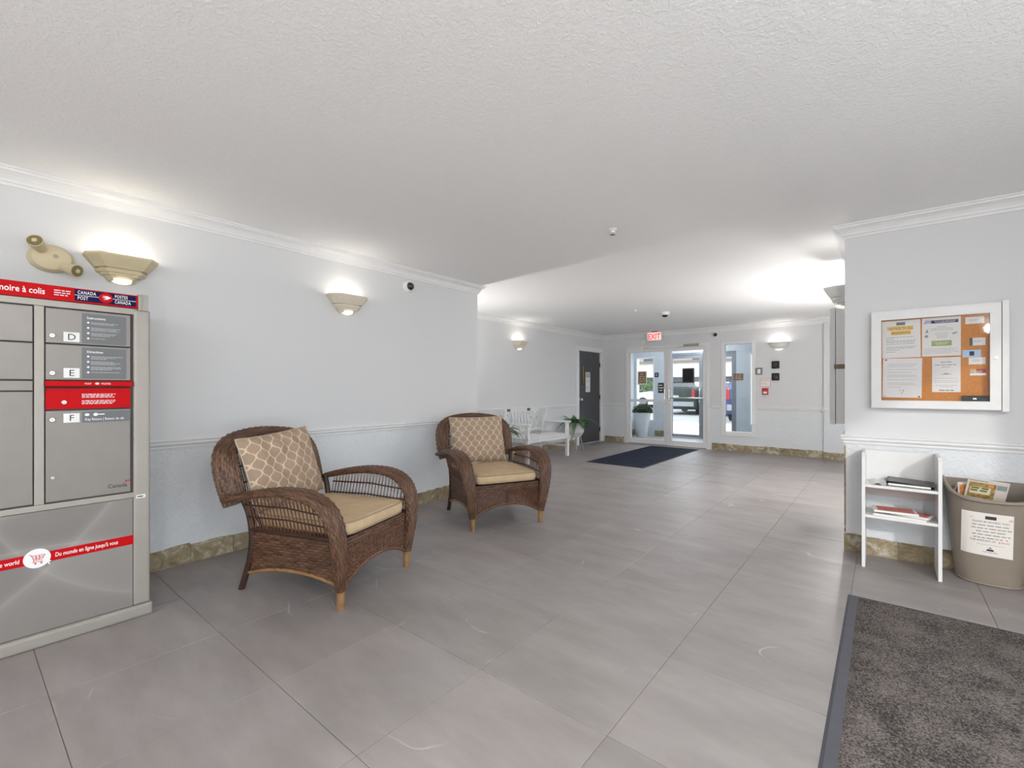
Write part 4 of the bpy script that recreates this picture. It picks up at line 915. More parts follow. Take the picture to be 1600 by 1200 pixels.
def make_chair(label):
    t = thing('wicker_armchair', label, 'armchair', group='wicker armchairs')
    YS_ = 0.325
    arch_f = lambda y: 0.128 + 0.078 * np.clip(1 - (np.abs(y) / 0.29) ** 2.2, 0, 1)
    arch_s = lambda x: 0.112 + 0.050 * np.clip(1 - (np.abs(x) / 0.34) ** 2.2, 0, 1)
    for s in (1, -1):
        # rolled arm that sweeps down into the front post
        keys = [(-0.42, 0.405, 0.562, 0.050, 0.015), (-0.36, 0.402, 0.578, 0.058, 0.018), (-0.20, 0.398, 0.612, 0.062, 0.021), (-0.02, 0.394, 0.634, 0.064, 0.023), (0.13, 0.391, 0.630, 0.065, 0.025),
                (0.235, 0.388, 0.600, 0.064, 0.027), (0.305, 0.382, 0.545, 0.061, 0.029), (0.345, 0.373, 0.46, 0.056, 0.030), (0.355, 0.360, 0.35, 0.049, 0.030), (0.347, 0.343, 0.22, 0.040, 0.028), (0.338, 0.328, 0.105, 0.028, 0.024)]
        keys = [(k[0], s * k[1], k[2], k[3], k[4]) for k in keys]
        woven_band(keys, lambda p, f: (0, 1, 0.0), n=420, na=196).build('arm', M_WK, t, smooth='all')
        MB().tube([(0.338, s * 0.328, 0.13), (0.336, s * 0.326, 0.0)], [0.024, 0.021], 14).build('front_leg', M_PEG, t, smooth=True)
        R_, _ = interp([(-0.375, s * 0.345, 0.575), (-0.335, s * 0.328, 0.46), (-0.325, s * 0.318, 0.33), (-0.345, s * 0.315, 0.20), (-0.385, s * 0.315, 0.08), (-0.415, s * 0.317, 0.0)], 24)
        MB().tube([tuple(r) for r in R_[:, :3]], 0.019, 12).build('rear_leg', M_ROD, t, smooth=True)
        # side apron
        def fs(U, V, s=s):
            x = -0.335 + 0.665 * U; zb = arch_s(x); z = zb + (0.375 - zb) * V
            # the skirt leans out a little and follows the leg at the back
            return np.stack([x - 0.0 + (U < 0.5) * 0, s * (YS_ - 0.012 * (1 - V)) * np.ones_like(x), z], 2) if s < 0 else np.stack([x, (YS_ - 0.012 * (1 - V)), z], 2)
        mb = sheet(fs, 150, 150, 0.665, 0.26, 0.052, 0.0170, 0.0072); mb.build('side_apron', M_WKA, t, smooth='all')
        xs = np.linspace(-0.36, 0.335, 30)
        MB().tube([(x, s * 0.314, float(arch_s(x)) - 0.004) for x in xs], 0.0105, 10).build('side_arch_rod', M_PEG, t, smooth=True)
        MB().tube([(-0.335, s * 0.328, 0.378), (0.335, s * 0.335, 0.378)], 0.011, 10).build('side_rail', M_ROD, t, smooth=True)
        # open spindles between rail and arm
        mb = MB()
        for k in range(48):
            x = -0.315 + 0.63 * k / 47; f = (x + 0.43) / 0.8
            top = 0.598 if x < -0.2 else (0.612 if x < 0.12 else 0.612 - ((x - 0.12) / 0.2) ** 2 * 0.14)
            dx = 0.006 * (1 if k % 2 else -1); yt = s * (0.388 if x < 0.2 else 0.38); yb = s * 0.330
            mb.tube([(x, yb, 0.375), (x + dx, (yb + yt) / 2, (0.375 + top) / 2), (x, yt, top)], 0.0026, 6, cap=False)
        stuff(mb.build('spindles', M_ROD2, t, smooth=True))
        for fz in (0.36, 0.68): MB().tube([(-0.325, s * (0.330 + 0.058 * fz), 0.375 + 0.23 * fz), (0.0, s * (0.332 + 0.058 * fz), 0.380 + 0.235 * fz), (0.315 - 0.02 * fz, s * (0.331 + 0.055 * fz), 0.372 + 0.21 * fz)], 0.0055, 8).build('side_rod', M_ROD, t, smooth=True)
    # seat deck and front
    MB().box(-0.33, 0.325, -0.322, 0.322, 0.345, 0.372).build('seat_deck', M_ROD, t, bevel=0.006)
    def ff(U, V):
        y = -0.305 + 0.61 * U; zb = 0.330 + 0 * y; z = zb + 0.050 * V
        return np.stack([0.338 + 0 * y, y, z], 2)
    sheet(ff, 130, 34, 0.61, 0.05, 0.040, 0.0170, 0.006).build('front_rail_band', M_WKA, t, smooth='all')
    mb = MB()
    k = 0
    for y in np.arange(-0.298, 0.2985, 0.0162):
        mb.tube([(0.337 + (0.003 if k % 2 else -0.003), y, float(arch_f(y)) - 0.004), (0.337 - (0.002 if k % 2 else -0.002), y, 0.34)], 0.0046, 6, cap=False); k += 1
    for i, z in enumerate(np.arange(0.138, 0.335, 0.0138)):
        yy = np.linspace(-0.305, 0.305, 76); run = []
        for y in yy:
            if arch_f(y) <= z + 0.002: run.append((0.337 + 0.0046 * math.cos(PI * (y + 0.298) / 0.0162 + PI * i), float(y), float(z)))
            else:
                if len(run) > 1: mb.tube(run, 0.0046, 6, cap=False)
                run = []
        if len(run) > 1: mb.tube(run, 0.0046, 6, cap=False)
    stuff(mb.build('front_open_weave', mat('wicker_open_strands', (0.115, 0.048, 0.024), 0.38, var=0.45, scale=60), t, smooth=True))
    ys = np.linspace(-0.325, 0.325, 30)
    MB().tube([(0.338, y, float(arch_f(y)) - 0.004 - 0.02 * max(0, abs(y) - 0.29) / 0.035) for y in ys], 0.0115, 10).build('front_arch_rod', M_ROD2, t, smooth=True)
    def fb(U, V):
        y = -0.305 + 0.61 * U; zb = 0.15 + 0.03 * np.clip(1 - (np.abs(y) / 0.29) ** 2, 0, 1); z = zb + (0.375 - zb) * V
        return np.stack([-0.335 + 0 * y, y, z], 2)
    sheet(fb, 90, 50, 0.61, 0.22, 0.052, 0.0170, 0.0072).build('rear_apron', M_WKA, t, smooth='all')
    # barrel back: a wide rolled frame, open rods inside
    bx = lambda y, z: -0.555 - 0.33 * (z - 0.70) + 0.062 * (abs(y) / 0.33) ** 2
    YZ = [(-0.345, 0.520, .064), (-0.356, 0.60, .068), (-0.360, 0.69, .070), (-0.354, 0.770, .068), (-0.324, 0.835, .062), (-0.250, 0.884, .052), (-0.12, 0.906, .048), (0, 0.912, .047)]
    YZ = YZ + [(-y, z, a) for y, z, a in YZ[-2::-1]]
    woven_band([(bx(y, z), y, z, a, 0.024) for y, z, a in YZ], lambda p, f: (0.10 * abs(p[1]) / 0.33 + 0.18, -p[1] * 1.0, -(max(p[2], 0.64) - 0.64) * 1.1 + 0.0), n=640, na=200).build('back_frame', M_WK, t, smooth='all')
    mb = MB()
    for y in np.linspace(-0.285, 0.285, 34):
        zt = 0.89 - 0.07 * (abs(y) / 0.285) ** 3
        mb.tube([(bx(y, z) - 0.012, y, z) for z in np.linspace(0.525, zt, 6)], 0.0034, 6, cap=False)
    stuff(mb.build('back_spindles', M_ROD2, t, smooth=True))
    MB().tube([(bx(y, 0.522) - 0.012, y, 0.522) for y in np.linspace(-0.335, 0.335, 12)], 0.011, 10).build('back_bottom_rail', M_ROD, t, smooth=True)
    for y in (-0.24, 0.24): MB().tube([(-0.338, y, 0.37), (-0.40, y, 0.45), (bx(y, 0.522) - 0.010, y, 0.525)], 0.011, 10).build('back_support', M_ROD, t, smooth=True)
    for z in (0.62, 0.72, 0.81): MB().tube([(bx(y, z) - 0.018, y, z) for y in np.linspace(-0.32, 0.32, 12)], 0.0058, 8).build('back_rod', M_ROD, t, smooth=True)
    return t
ch1 = make_chair('brown wicker armchair nearest the parcel locker, turned towards the glass doors')
def place_chair(o, fl_, fr_, depth=0.735):
    """stand the chair on its two front feet: fl_ / fr_ = right-hand and left-hand front foot on the floor"""
    a, b_ = Vector(fl_), Vector(fr_); l = (b_ - a).normalized(); f = Vector((l.y, -l.x)); mid = (a + b_) / 2
    c = mid - f * 0.336; o.location = (c.x, c.y, 0); o.rotation_euler = (0, 0, math.atan2(f.y, f.x))
place_chair(ch1, (-2.330, 1.372), (-2.540, 1.972))
ch2 = copy_tree(ch1); ch2['label'] = 'brown wicker armchair farther back, beside the white bench'
place_chair(ch2, (-2.728, 2.830), (-2.440, 3.412))

# cushions lie loose on the chairs
def pillow_mesh(w, h, th, n=48, pinch=0.05, uvs=1.0, ex=3.2, wr=0.0, seed=0, pp=0.42):
    rs = np.random.RandomState(seed); U, V = np.meshgrid(np.linspace(-1, 1, n), np.linspace(-1, 1, n), indexing='ij')
    t_ = th * (np.clip(1 - np.abs(U) ** ex, 0, 1) ** pp) * (np.clip(1 - np.abs(V) ** ex, 0, 1) ** pp)
    X = w * U * (1 - pinch * (1 - V ** 2) * np.abs(U) ** 3); Y = h * V * (1 - pinch * (1 - U ** 2) * np.abs(V) ** 3)
    if wr > 0:
        for k in range(16):
            a = rs.uniform(0, 2 * PI); q = rs.uniform(6, 16); t_ = t_ + wr * np.sin(q * (U * math.cos(a) + V * math.sin(a)) + rs.uniform(0, 6)) * np.clip(1 - np.abs(U) ** 4, 0, 1) * np.clip(1 - np.abs(V) ** 4, 0, 1) / 4
    return X, Y, t_
def back_pillow(label, chair, seed, roll=0.0):
    w, h, th = 0.290, 0.240, 0.078; n = 56
    X, Y, t_ = pillow_mesh(w, h, th, n, 0.045, wr=0.010, seed=seed)
    # local: x forward, y left, z up ; lean back on the frame
    t = thing('back_pillow', label, 'pillow', group='patterned back pillows')
    m = M_TREL
    F_ = np.stack([t_, X, Y], 2); B_ = np.stack([-t_ * 0.8, X, Y], 2); UV = np.stack([X, Y], 2)
    mb = MB().grid(F_, UV); mb.grid(B_[::-1], UV[::-1]); o = mb.build('cover', m, t, smooth='all')
    e = [(0.0, X[i, 0], Y[i, 0]) for i in range(n)] + [(0.0, X[-1, j], Y[-1, j]) for j in range(1, n)] + [(0.0, X[i, -1], Y[i, -1]) for i in range(n - 2, -1, -1)] + [(0.0, X[0, j], Y[0, j]) for j in range(n - 2, -1, -1)]
    MB().tube(e, 0.0045, 8).build('piping', M_PIPE, t, smooth=True)
    Mx = Matrix.Translation((-0.418, 0, 0.694)) @ Matrix.Rotation(-0.30, 4, 'Y') @ Matrix.Rotation(roll, 4, 'X')
    t.matrix_world = Matrix.Translation(chair.location) @ Matrix.Rotation(chair.rotation_euler[2], 4, 'Z') @ Mx
def seat_cushion(label, chair, seed):
    w, h, n = 0.300, 0.345, 40; rs = np.random.RandomState(seed)
    t = thing('seat_cushion', label, 'cushion', group='plain seat cushions')
    # outline loop with rounded corners, then stacked rings: flat underside, bulging wall, domed top
    nl = 96; ang = np.linspace(0, 2 * PI, nl, endpoint=False); ex = 9.0
    ox = h * np.sign(np.cos(ang)) * np.abs(np.cos(ang)) ** (2 / ex); oy = w * np.sign(np.sin(ang)) * np.abs(np.sin(ang)) ** (2 / ex)
    rings = [(0.03, -0.036), (0.5, -0.037), (0.93, -0.036), (0.975, -0.033), (0.992, -0.022), (1.002, -0.008), (1.002, 0.008), (0.992, 0.022), (0.975, 0.033), (0.95, 0.037), (0.88, 0.041), (0.75, 0.045), (0.55, 0.049), (0.3, 0.051), (0.03, 0.052)]
    P = np.zeros((len(rings), nl, 3))
    for i, (r, z) in enumerate(rings):
        wob = 0.0022 * np.sin(ang * 5 + rs.uniform(0, 6)) + 0.0015 * np.sin(ang * 11 + rs.uniform(0, 6))
        P[i, :, 0] = ox * r; P[i, :, 1] = oy * r; P[i, :, 2] = z + (wob if 3 < i < 13 else 0)
    mb = MB().grid(P, closed_v=True)
    for i in (0, len(rings) - 1): mb.f.append(tuple(i * nl + k for k in range(nl)))
    mb.build('cover', M_BEIGE, t, smooth='all')
    for r, zz in ((0.984, 0.033), (0.984, -0.033)):
        e = [(x * r, y * r, zz) for x, y in zip(ox, oy)]; MB().tube(e + [e[0]], 0.0038, 8, cap=False).build('piping', M_PIPE2, t, smooth=True)
    t.matrix_world = Matrix.Translation(chair.location) @ Matrix.Rotation(chair.rotation_euler[2], 4, 'Z') @ Matrix.Translation((0.012, 0, 0.4285))
M_TREL = m_trellis()
M_PIPE = mat('taupe_piping', (0.52, 0.42, 0.32), 0.9)
M_PIPE2 = mat('tan_piping', (0.33, 0.24, 0.15), 0.9)
M_BEIGE = mat('beige_canvas', (0.56, 0.415, 0.265), 0.92, var=0.07, scale=14, bump=0.3, bscale=900, bdist=0.0008, spec=0.15)
bpy.context.view_layer.update()
back_pillow('creased taupe trellis pillow on the nearer wicker chair', ch1, 3, 0.07); back_pillow('taupe trellis pillow on the farther wicker chair', ch2, 8)
seat_cushion('beige seat cushion on the nearer wicker chair', ch1, 1); seat_cushion('beige seat cushion on the farther wicker chair', ch2, 2)

# ------------------------------------------------------------------ bench with its binder, and the two ferns
M_BENCH = mat('white_bench_paint', (0.78, 0.78, 0.78), 0.45, var=0.03)
BY0, BY1 = 5.86, 7.105
bn = thing('bench', 'white slatted garden bench with a crossed lattice back', 'bench', (-5.06, BY0, 0), R90)   # local x along the wall, -y into the room
BL = BY1 - BY0
for x_ in (0.0, BL - 0.055):
    MB().box(x_, x_ + 0.055, -0.625, -0.57, 0, 0.605).build('front_leg', M_BENCH, bn, bevel=0.004)
    MB().obox((x_ + 0.0275, -0.055, 0.43), (1, 0, 0), (0, 0.985, 0.17), (0, -0.17, 0.985), 0.0275, 0.0275, 0.43).build('rear_leg', M_BENCH, bn, bevel=0.004)
    MB().box(x_ - 0.012, x_ + 0.067, -0.66, -0.05, 0.605, 0.638).build('armrest', M_BENCH, bn, bevel=0.010, seg=3)
    MB().box(x_ + 0.012, x_ + 0.043, -0.57, -0.08, 0.17, 0.205).build('side_stretcher', M_BENCH, bn, bevel=0.003)
    MB().box(x_ + 0.010, x_ + 0.045, -0.57, -0.08, 0.335, 0.385).build('side_rail', M_BENCH, bn, bevel=0.003)
MB().box(0.055, BL - 0.055, -0.615, -0.585, 0.325, 0.385).build('front_rail', M_BENCH, bn, bevel=0.004)
for k in range(7): MB().box(0.0, BL, -0.64 + 0.078 * k, -0.64 + 0.078 * k + 0.066, 0.385, 0.405).build('seat_slat', M_BENCH, bn, bevel=0.003)
def bk(x_, z): return (x_, -0.055 + 0.03 - (z - 0.43) * -0.17, z)      # point in the leaning back plane
MB().bar(bk(0.03, 0.835), bk(BL - 0.03, 0.835), 0.035, 0.055, up=(0, 0.17, 0.985)).build('top_rail', M_BENCH, bn, bevel=0.004)
MB().bar(bk(0.03, 0.47), bk(BL - 0.03, 0.47), 0.035, 0.045, up=(0, 0.17, 0.985)).build('lower_rail', M_BENCH, bn, bevel=0.004)
seg3 = [(0.06, 0.40), (0.40, 0.84), (0.84, BL - 0.06)]
for i, (a, b_) in enumerate(seg3):
    if i == 1:
        for x_ in np.linspace(a, b_, 6): MB().bar(bk(x_, 0.475), bk(x_, 0.82), 0.016, 0.022, up=(1, 0, 0)).build('back_bar', M_BENCH, bn)
    else:
        w_ = b_ - a
        for (p, q, r_, s_) in ((0, 0, 1, 1), (0, 1, 1, 0), (0, 0.5, 0.5, 1), (0.5, 0, 1, 0.5), (0, 0.5, 0.5, 0), (0.5, 1, 1, 0.5)):
            MB().bar(bk(a + w_ * p, 0.48 + 0.335 * q), bk(a + w_ * r_, 0.48 + 0.335 * s_), 0.014, 0.022, up=(0, 1, 0.0)).build('lattice_bar', M_BENCH, bn)
for lb, x_ in (('dark clip on the left part of the bench back', 0.30), ('dark clip on the right part of the bench back', 0.88)):
    t = thing('bench_clip', lb, 'clip', (-5.06, BY0 + x_, 0), R90)
    c_ = bk(0, 0.838); MB().box(-0.040, 0.040, c_[1] - 0.032, c_[1] - 0.0195, 0.815, 0.860).build('plate', M_BLACK, t, bevel=0.003); MB().box(-0.018, 0.018, c_[1] - 0.035, c_[1] - 0.0322, 0.828, 0.848).build('label_window', M_INKG, t)
t = thing('binder', 'pale ring binder lying open-edged on the bench seat', 'binder', (-4.78, 6.80, 0.4055), R90 - 0.35)
MB().box(-0.15, 0.15, -0.12, 0.12, 0.0, 0.006).build('lower_cover', mat('sage_cover', (0.42, 0.43, 0.40), 0.5), t, bevel=0.001)
MB().box(-0.145, 0.14, -0.115, 0.115, 0.006, 0.020).build('pages', M_PAPER, t); MB().box(-0.15, 0.15, -0.12, 0.12, 0.020, 0.026).build('upper_cover', mat('sage_cover2', (0.50, 0.50, 0.47), 0.5), t, bevel=0.001)

M_LEAF = [mat('fern_green_%s' % n_, c_, 0.5, var=0.25, scale=30) for n_, c_ in (('deep', (0.020, 0.075, 0.018)), ('mid', (0.035, 0.120, 0.026)), ('light', (0.070, 0.170, 0.045)))]
def frond_mesh(ln, droop, width):
    mb = MB(); n = 12; pts = []
    for i in range(n + 1):
        s = i / n; pts.append(Vector((ln * s * (1 - 0.15 * s), 0, ln * (0.75 * s - droop * s * s))))
    mb.tube(pts, [0.003 * (1 - 0.7 * i / n) for i in range(n + 1)], 5, cap=False)
    for i in range(1, n):
        s = i / n; p = pts[i]; w_ = width * math.sin(PI * min(1, 0.15 + 0.85 * s)) ** 0.7 + 0.008
        for sd in (1, -1):
            b = len(mb.v); d = (pts[i + 1] - pts[i - 1]).normalized(); q = Vector((d.x * 0.5, sd * 1.0, d.z * 0.5 - 0.25)).normalized(); e = d * (ln / n * 0.62)
            mb.v += [tuple(p - e * 0.5), tuple(p + q * w_ * 0.55 - e * 0.55 + Vector((0, 0, 0.003))), tuple(p + q * w_ + e * 0.3), tuple(p + q * w_ * 0.55 + e * 0.55 + Vector((0, 0, 0.003))), tuple(p + e * 0.5)]
            mb.f.append((b, b + 1, b + 2, b + 3, b + 4))
    return mb
FR = [frond_mesh(0.34, 0.75, 0.055), frond_mesh(0.27, 0.35, 0.050), frond_mesh(0.40, 0.95, 0.050)]
FRM = []
def fern(label, loc, n=24, seed=1, sz=1.0):
    rs = random.Random(seed)
    t = thing('potted_fern', label, 'potted plant', loc, 0)
    R0 = 0.150
    MB().lathe([(0, 0.275), (0.08, 0.265), (0.095, 0.275), (R0, 0.36), (R0 + 0.004, 0.55), (R0 - 0.012, 0.55), (R0 - 0.016, 0.50), (0, 0.50)], 10).build('pot', mat('white_ceramic', (0.66, 0.66, 0.65), 0.4, var=0.03), t)
    MB().lathe([(0, 0.512), (R0 - 0.012, 0.505)], 16).build('soil', mat('potting_soil', (0.03, 0.02, 0.014), 0.95), t)
    for k in range(4):
        a = k * PI / 2 + 0.5; MB().tube([(0.075 * math.cos(a), 0.075 * math.sin(a), 0.29), (0.155 * math.cos(a), 0.155 * math.sin(a), 0.0)], [0.012, 0.008], 8).build('leg', mat('grey_wood_leg', (0.35, 0.34, 0.33), 0.5), t, smooth=True)
    for k in range(n):
        i = k % 3
        if len(FRM) <= i:
            o = FR[i].build('frond', M_LEAF[i], t, smooth='all', fix=False); FRM.append(o.data)
        else: o = bpy.data.objects.new('frond', FRM[i]); C.objects.link(o); o.parent = t
        o.location = (rs.uniform(-.04, .04), rs.uniform(-.04, .04), 0.52); o.rotation_euler = (0, rs.uniform(-0.25, 0.35), k * 2.4 + rs.uniform(-.2, .2)); s_ = rs.uniform(0.95, 1.30) * sz; o.scale = (s_, s_, s_)
    return t
fern('fern in a white four-legged pot between the bench and the dark door', (-4.72, 7.82, 0), 34, 1)
fern('fern in a white four-legged pot half hidden behind the farther wicker chair', (-4.62, 5.46, 0), 30, 5, 0.8)

# planter with clipped shrub in the vestibule
t = thing('shrub_planter', 'tall tapered white planter with a clipped green shrub behind the left glass door', 'potted plant', (-4.72, 11.02, 0), 0)
MB().lathe([(0, 0), (0.115, 0), (0.205, 0.60), (0.205, 0.615), (0.185, 0.615), (0.18, 0.57), (0, 0.57)], 28).build('planter', mat('blue_white_glaze', (0.62, 0.66, 0.70), 0.35, var=0.02), t, smooth=True)
mb = MB()
for k in range(900):
    a = random.uniform(0, 2 * PI); cz = random.uniform(-0.15, 1); r = 0.25 * random.uniform(0.72, 1.0); sn = math.sqrt(1 - min(1, cz * cz)); p = Vector((r * sn * math.cos(a), r * sn * math.sin(a), 0.64 + 0.19 * cz * r / 0.25))
    d = (p - Vector((0, 0, 0.62))).normalized() + Vector((random.uniform(-.5, .5), random.uniform(-.5, .5), random.uniform(-.2, .7))); d.normalize(); sd = d.cross(Vector((random.random(), random.random(), random.random()))).normalized()
    b = len(mb.v); mb.v += [tuple(p - d * 0.03), tuple(p + sd * 0.014), tuple(p + d * 0.035), tuple(p - sd * 0.014)]; mb.f.append((b, b + 1, b + 2, b + 3))
stuff(mb.build('foliage', mat('shrub_green', (0.045, 0.105, 0.035), 0.6, var=0.5, scale=25), t, fix=False))
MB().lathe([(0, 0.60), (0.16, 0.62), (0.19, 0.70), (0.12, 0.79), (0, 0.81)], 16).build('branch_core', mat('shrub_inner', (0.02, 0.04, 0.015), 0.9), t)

# ------------------------------------------------------------------ noticeboard case on the right wall
BF = 4.195                                   # front of the case door
nb = thing('noticeboard', 'white framed lockable cork noticeboard on the right wall', 'noticeboard', (0, YB, 0), 0)
yl = lambda y: y - YB
MB().box(-0.062, 0.612, yl(4.250), 0.0, 1.078, 1.772).build('case_back', M_WHITELAM, nb)
MB().box(0.580, 0.612, yl(BF - 0.004), yl(4.250), 1.072, 1.776).build('case_side', M_WHITELAM, nb, bevel=0.003)
MB().box(-0.062, -0.035, yl(4.215), yl(4.250), 1.078, 1.772).build('case_side', M_WHITELAM, nb)
MB().box(-0.035, 0.580, yl(4.215), yl(4.250), 1.748, 1.772).build('case_top', M_WHITELAM, nb); MB().box(-0.035, 0.580, yl(4.215), yl(4.250), 1.078, 1.102).build('case_bottom', M_WHITELAM, nb)
MB().box(-0.035, 0.580, yl(4.2405), yl(4.2500), 1.102, 1.748).build('cork_panel', M_CORK, nb)
fx0, fx1, fz0, fz1 = -0.070, 0.577, 1.083, 1.762; gx0, gx1, gz0, gz1 = -0.014, 0.527, 1.136, 1.705
dr = MB().box(fx0, gx0, yl(BF), yl(4.215), fz0, fz1).box(gx1, fx1, yl(BF), yl(4.215), fz0, fz1).box(gx0, gx1, yl(BF), yl(4.215), gz1, fz1).box(gx0, gx1, yl(BF), yl(4.215), fz0, gz0).build('door', M_WHITELAM, nb)
MB().box(gx0 - 0.003, gx1 + 0.003, yl(4.205), yl(4.208), gz0 - 0.003, gz1 + 0.003).build('pane', M_CASEGLASS, dr)
MB().lathe([(0, 0), (0.010, 0), (0.010, 0.006), (0, 0.008)], 14, (0.553, yl(BF), 1.415), 'y').build('lock', M_CHROME, dr, smooth=True)
PYY = 4.2395
def paper(name, label, x0, x1, z0, z1, m=M_PAPER, cat='paper', tilt=0.0):
    t = thing(name, label, cat, ((x0 + x1) / 2, PYY, (z0 + z1) / 2), 0); t.rotation_euler = (0, tilt, 0); a, h = (x1 - x0) / 2, (z1 - z0) / 2
    MB().box(-a, a, -0.0008, 0, -h, h).build('sheet', m, t); return t, a, h
def pin(t, x_, z_, m=M_BLACK): MB().lathe([(0, 0), (0.004, 0), (0.005, 0.004), (0.003, 0.006), (0, 0.007)], 10, (x_, -0.0008, z_), 'y').build('pin', m, t)
M_HILITE = mat('yellow_highlight', srgb(240, 200, 110), 0.7, var=0.05)
t, a, h = paper('notice_sheet', 'letter-size notice headed in yellow highlight at the top left of the noticeboard', -0.010, 0.197, 1.437, 1.700, tilt=-0.01)
MB().box(-0.024, 0.024, -0.0016, -0.0008, 0.098, 0.119).build('logo', M_LBL, t)
MB().box(-0.075, 0.066, -0.0012, -0.0008, 0.062, 0.092).build('highlight', M_HILITE, t); MB().box(-0.055, 0.054, -0.0012, -0.0008, 0.030, 0.060).build('highlight', M_HILITE, t)
text('NOTICE TO ALL', 0.0235, 0.0, 0.068, -0.0018, M_INKB, t, align='CENTER', sx=0.76); text('RESIDENTS', 0.0235, 0.0, 0.036, -0.0018, M_INKB, t, align='CENTER', sx=0.85)
printed(t, [(0.012, .95), (-0.002, .25), (-0.014, 1), (-0.024, .95), (-0.036, .97), (-0.056, 1), (-0.066, .95), (-0.078, .5), (-0.092, .3)], -0.080, 0.078, -0.0008, M_INKG, 0.0036)
t, a, h = paper('notice_sheet', 'flyer with a navy banner and a green box, right of the yellow-headed notice', 0.205, 0.397, 1.440, 1.702)
MB().box(-0.050, 0.084, -0.0014, -0.0008, 0.092, 0.113).build('banner', M_NAVY, t); MB().prism([(-0.092, 0.090), (-0.050, 0.094), (-0.050, 0.113), (-0.078, 0.118)], -0.0014, -0.0008).build('banner_swash', mat('lilac_print', (0.42, 0.40, 0.60), 0.6), t)
text('COMMUNITY', 0.013, 0.018, 0.098, -0.0016, M_INKW, t, align='CENTER', sx=0.95) if False else printed(t, [(0.104, .9), (0.096, .8)], -0.040, 0.078, -0.0016, mat('pale_lilac_ink', (0.62, 0.62, 0.78), 0.6), 0.0035, center=True)
printed(t, [(0.066, .4), (0.055, .9), (0.045, .95), (0.022, .6), (0.010, .5), (0.000, .45), (-0.010, .4)], -0.055, 0.062, -0.0008, M_INKG, 0.0028, center=True)
MB().box(-0.048, 0.052, -0.0014, -0.0008, -0.062, -0.026).build('green_box', mat('olive_green_print', srgb(150, 168, 92), 0.6), t)
printed(t, [(-0.041, .8), (-0.051, .6)], -0.042, 0.046, -0.0015, M_INKW, 0.003, center=True)
MB().prism([(0.052, 0.020), (0.076, 0.028), (0.082, 0.022), (0.058, 0.012)], -0.0014, -0.0008).build('picture', M_INKG, t); MB().prism([(-0.082, 0.030), (-0.068, 0.058), (-0.064, 0.030)], -0.0014, -0.0008).build('picture', M_INKG, t); disc(-0.074, 0.006, 0.010, 0.010, -0.0014, -0.0008, 14).build('picture', M_INKG, t)
printed(t, [(-0.082, 1), (-0.092, .9), (-0.102, 1), (-0.112, .8)], -0.084, 0.084, -0.0008, mat('light_grey_ink', (0.45, 0.45, 0.46), 0.7), 0.003)
t, a, h = paper('notice_sheet', 'signed letter pinned at the bottom left of the noticeboard', -0.006, 0.204, 1.156, 1.432, tilt=0.012)
printed(t, [(0.098, 1), (0.088, .95), (0.078, .9), (0.058, 1), (0.038, .8), (0.018, 1), (0.008, .97), (-0.014, .95), (-0.038, .9), (-0.048, 1), (-0.066, .5)], -0.080, 0.080, -0.0008, mat('light_grey_ink', (0.45, 0.45, 0.46), 0.7), 0.003)
MB().tube([(-0.018, -0.0012, -0.085), (-0.010, -0.0012, -0.075), (-0.006, -0.0012, -0.095), (0.004, -0.0012, -0.088), (0.010, -0.0012, -0.080), (0.004, -0.0012, -0.105), (-0.004, -0.0012, -0.118), (0.012, -0.0012, -0.085)], 0.0009, 5).build('signature', M_INKG, t)
pin(t, -0.088, 0.128); pin(t, 0.092, -0.130); pin(t, -0.094, -0.128, M_CREAM)
t, a, h = paper('notice_sheet', 'smaller white notice hanging under the navy banner flyer', 0.256, 0.396, 1.196, 1.430)
printed(t, [(0.082, .45)], -0.06, 0.06, -0.0008, M_INKG, 0.0055, center=True); printed(t, [(0.064, .95)], -0.06, 0.06, -0.0008, M_INKG, 0.0048, center=True); printed(t, [(0.050, .4)], -0.06, 0.06, -0.0008, M_INKR, 0.003, center=True)
MB().prism([(-0.032, 0.000), (0.032, 0.003), (0.010, 0.008), (-0.004, 0.012), (-0.012, 0.006)], -0.0014, -0.0008).build('logo', M_INKG, t)
printed(t, [(-0.026, .95), (-0.042, .95), (-0.052, .9), (-0.074, .9), (-0.084, .5)], -0.062, 0.062, -0.0008, mat('light_grey_ink', (0.45, 0.45, 0.46), 0.7), 0.003, center=True); printed(t, [(-0.108, .6)], -0.06, 0.06, -0.0008, M_INKB, 0.005, center=True)
cards = [('white business card at the top right of the noticeboard', 0.418, 0.506, 1.645, 1.690, M_PAPER, M_INKG), ('business card with a dark picture on its left edge', 0.438, 0.512, 1.502, 1.552, M_PAPER, M_INKG), ('pale blue business card with a navy emblem', 0.405, 0.490, 1.426, 1.474, mat('pale_blue_print', srgb(176, 205, 232), 0.6), M_NAVY),
         ('cream business card under the pale blue one', 0.434, 0.512, 1.378, 1.424, M_PAPER, M_INKG), ('red and tan business card lowest of the column', 0.440, 0.514, 1.306, 1.348, mat('tan_print', srgb(196, 168, 132), 0.6), mat('brick_red_print', srgb(160, 60, 48), 0.6))]
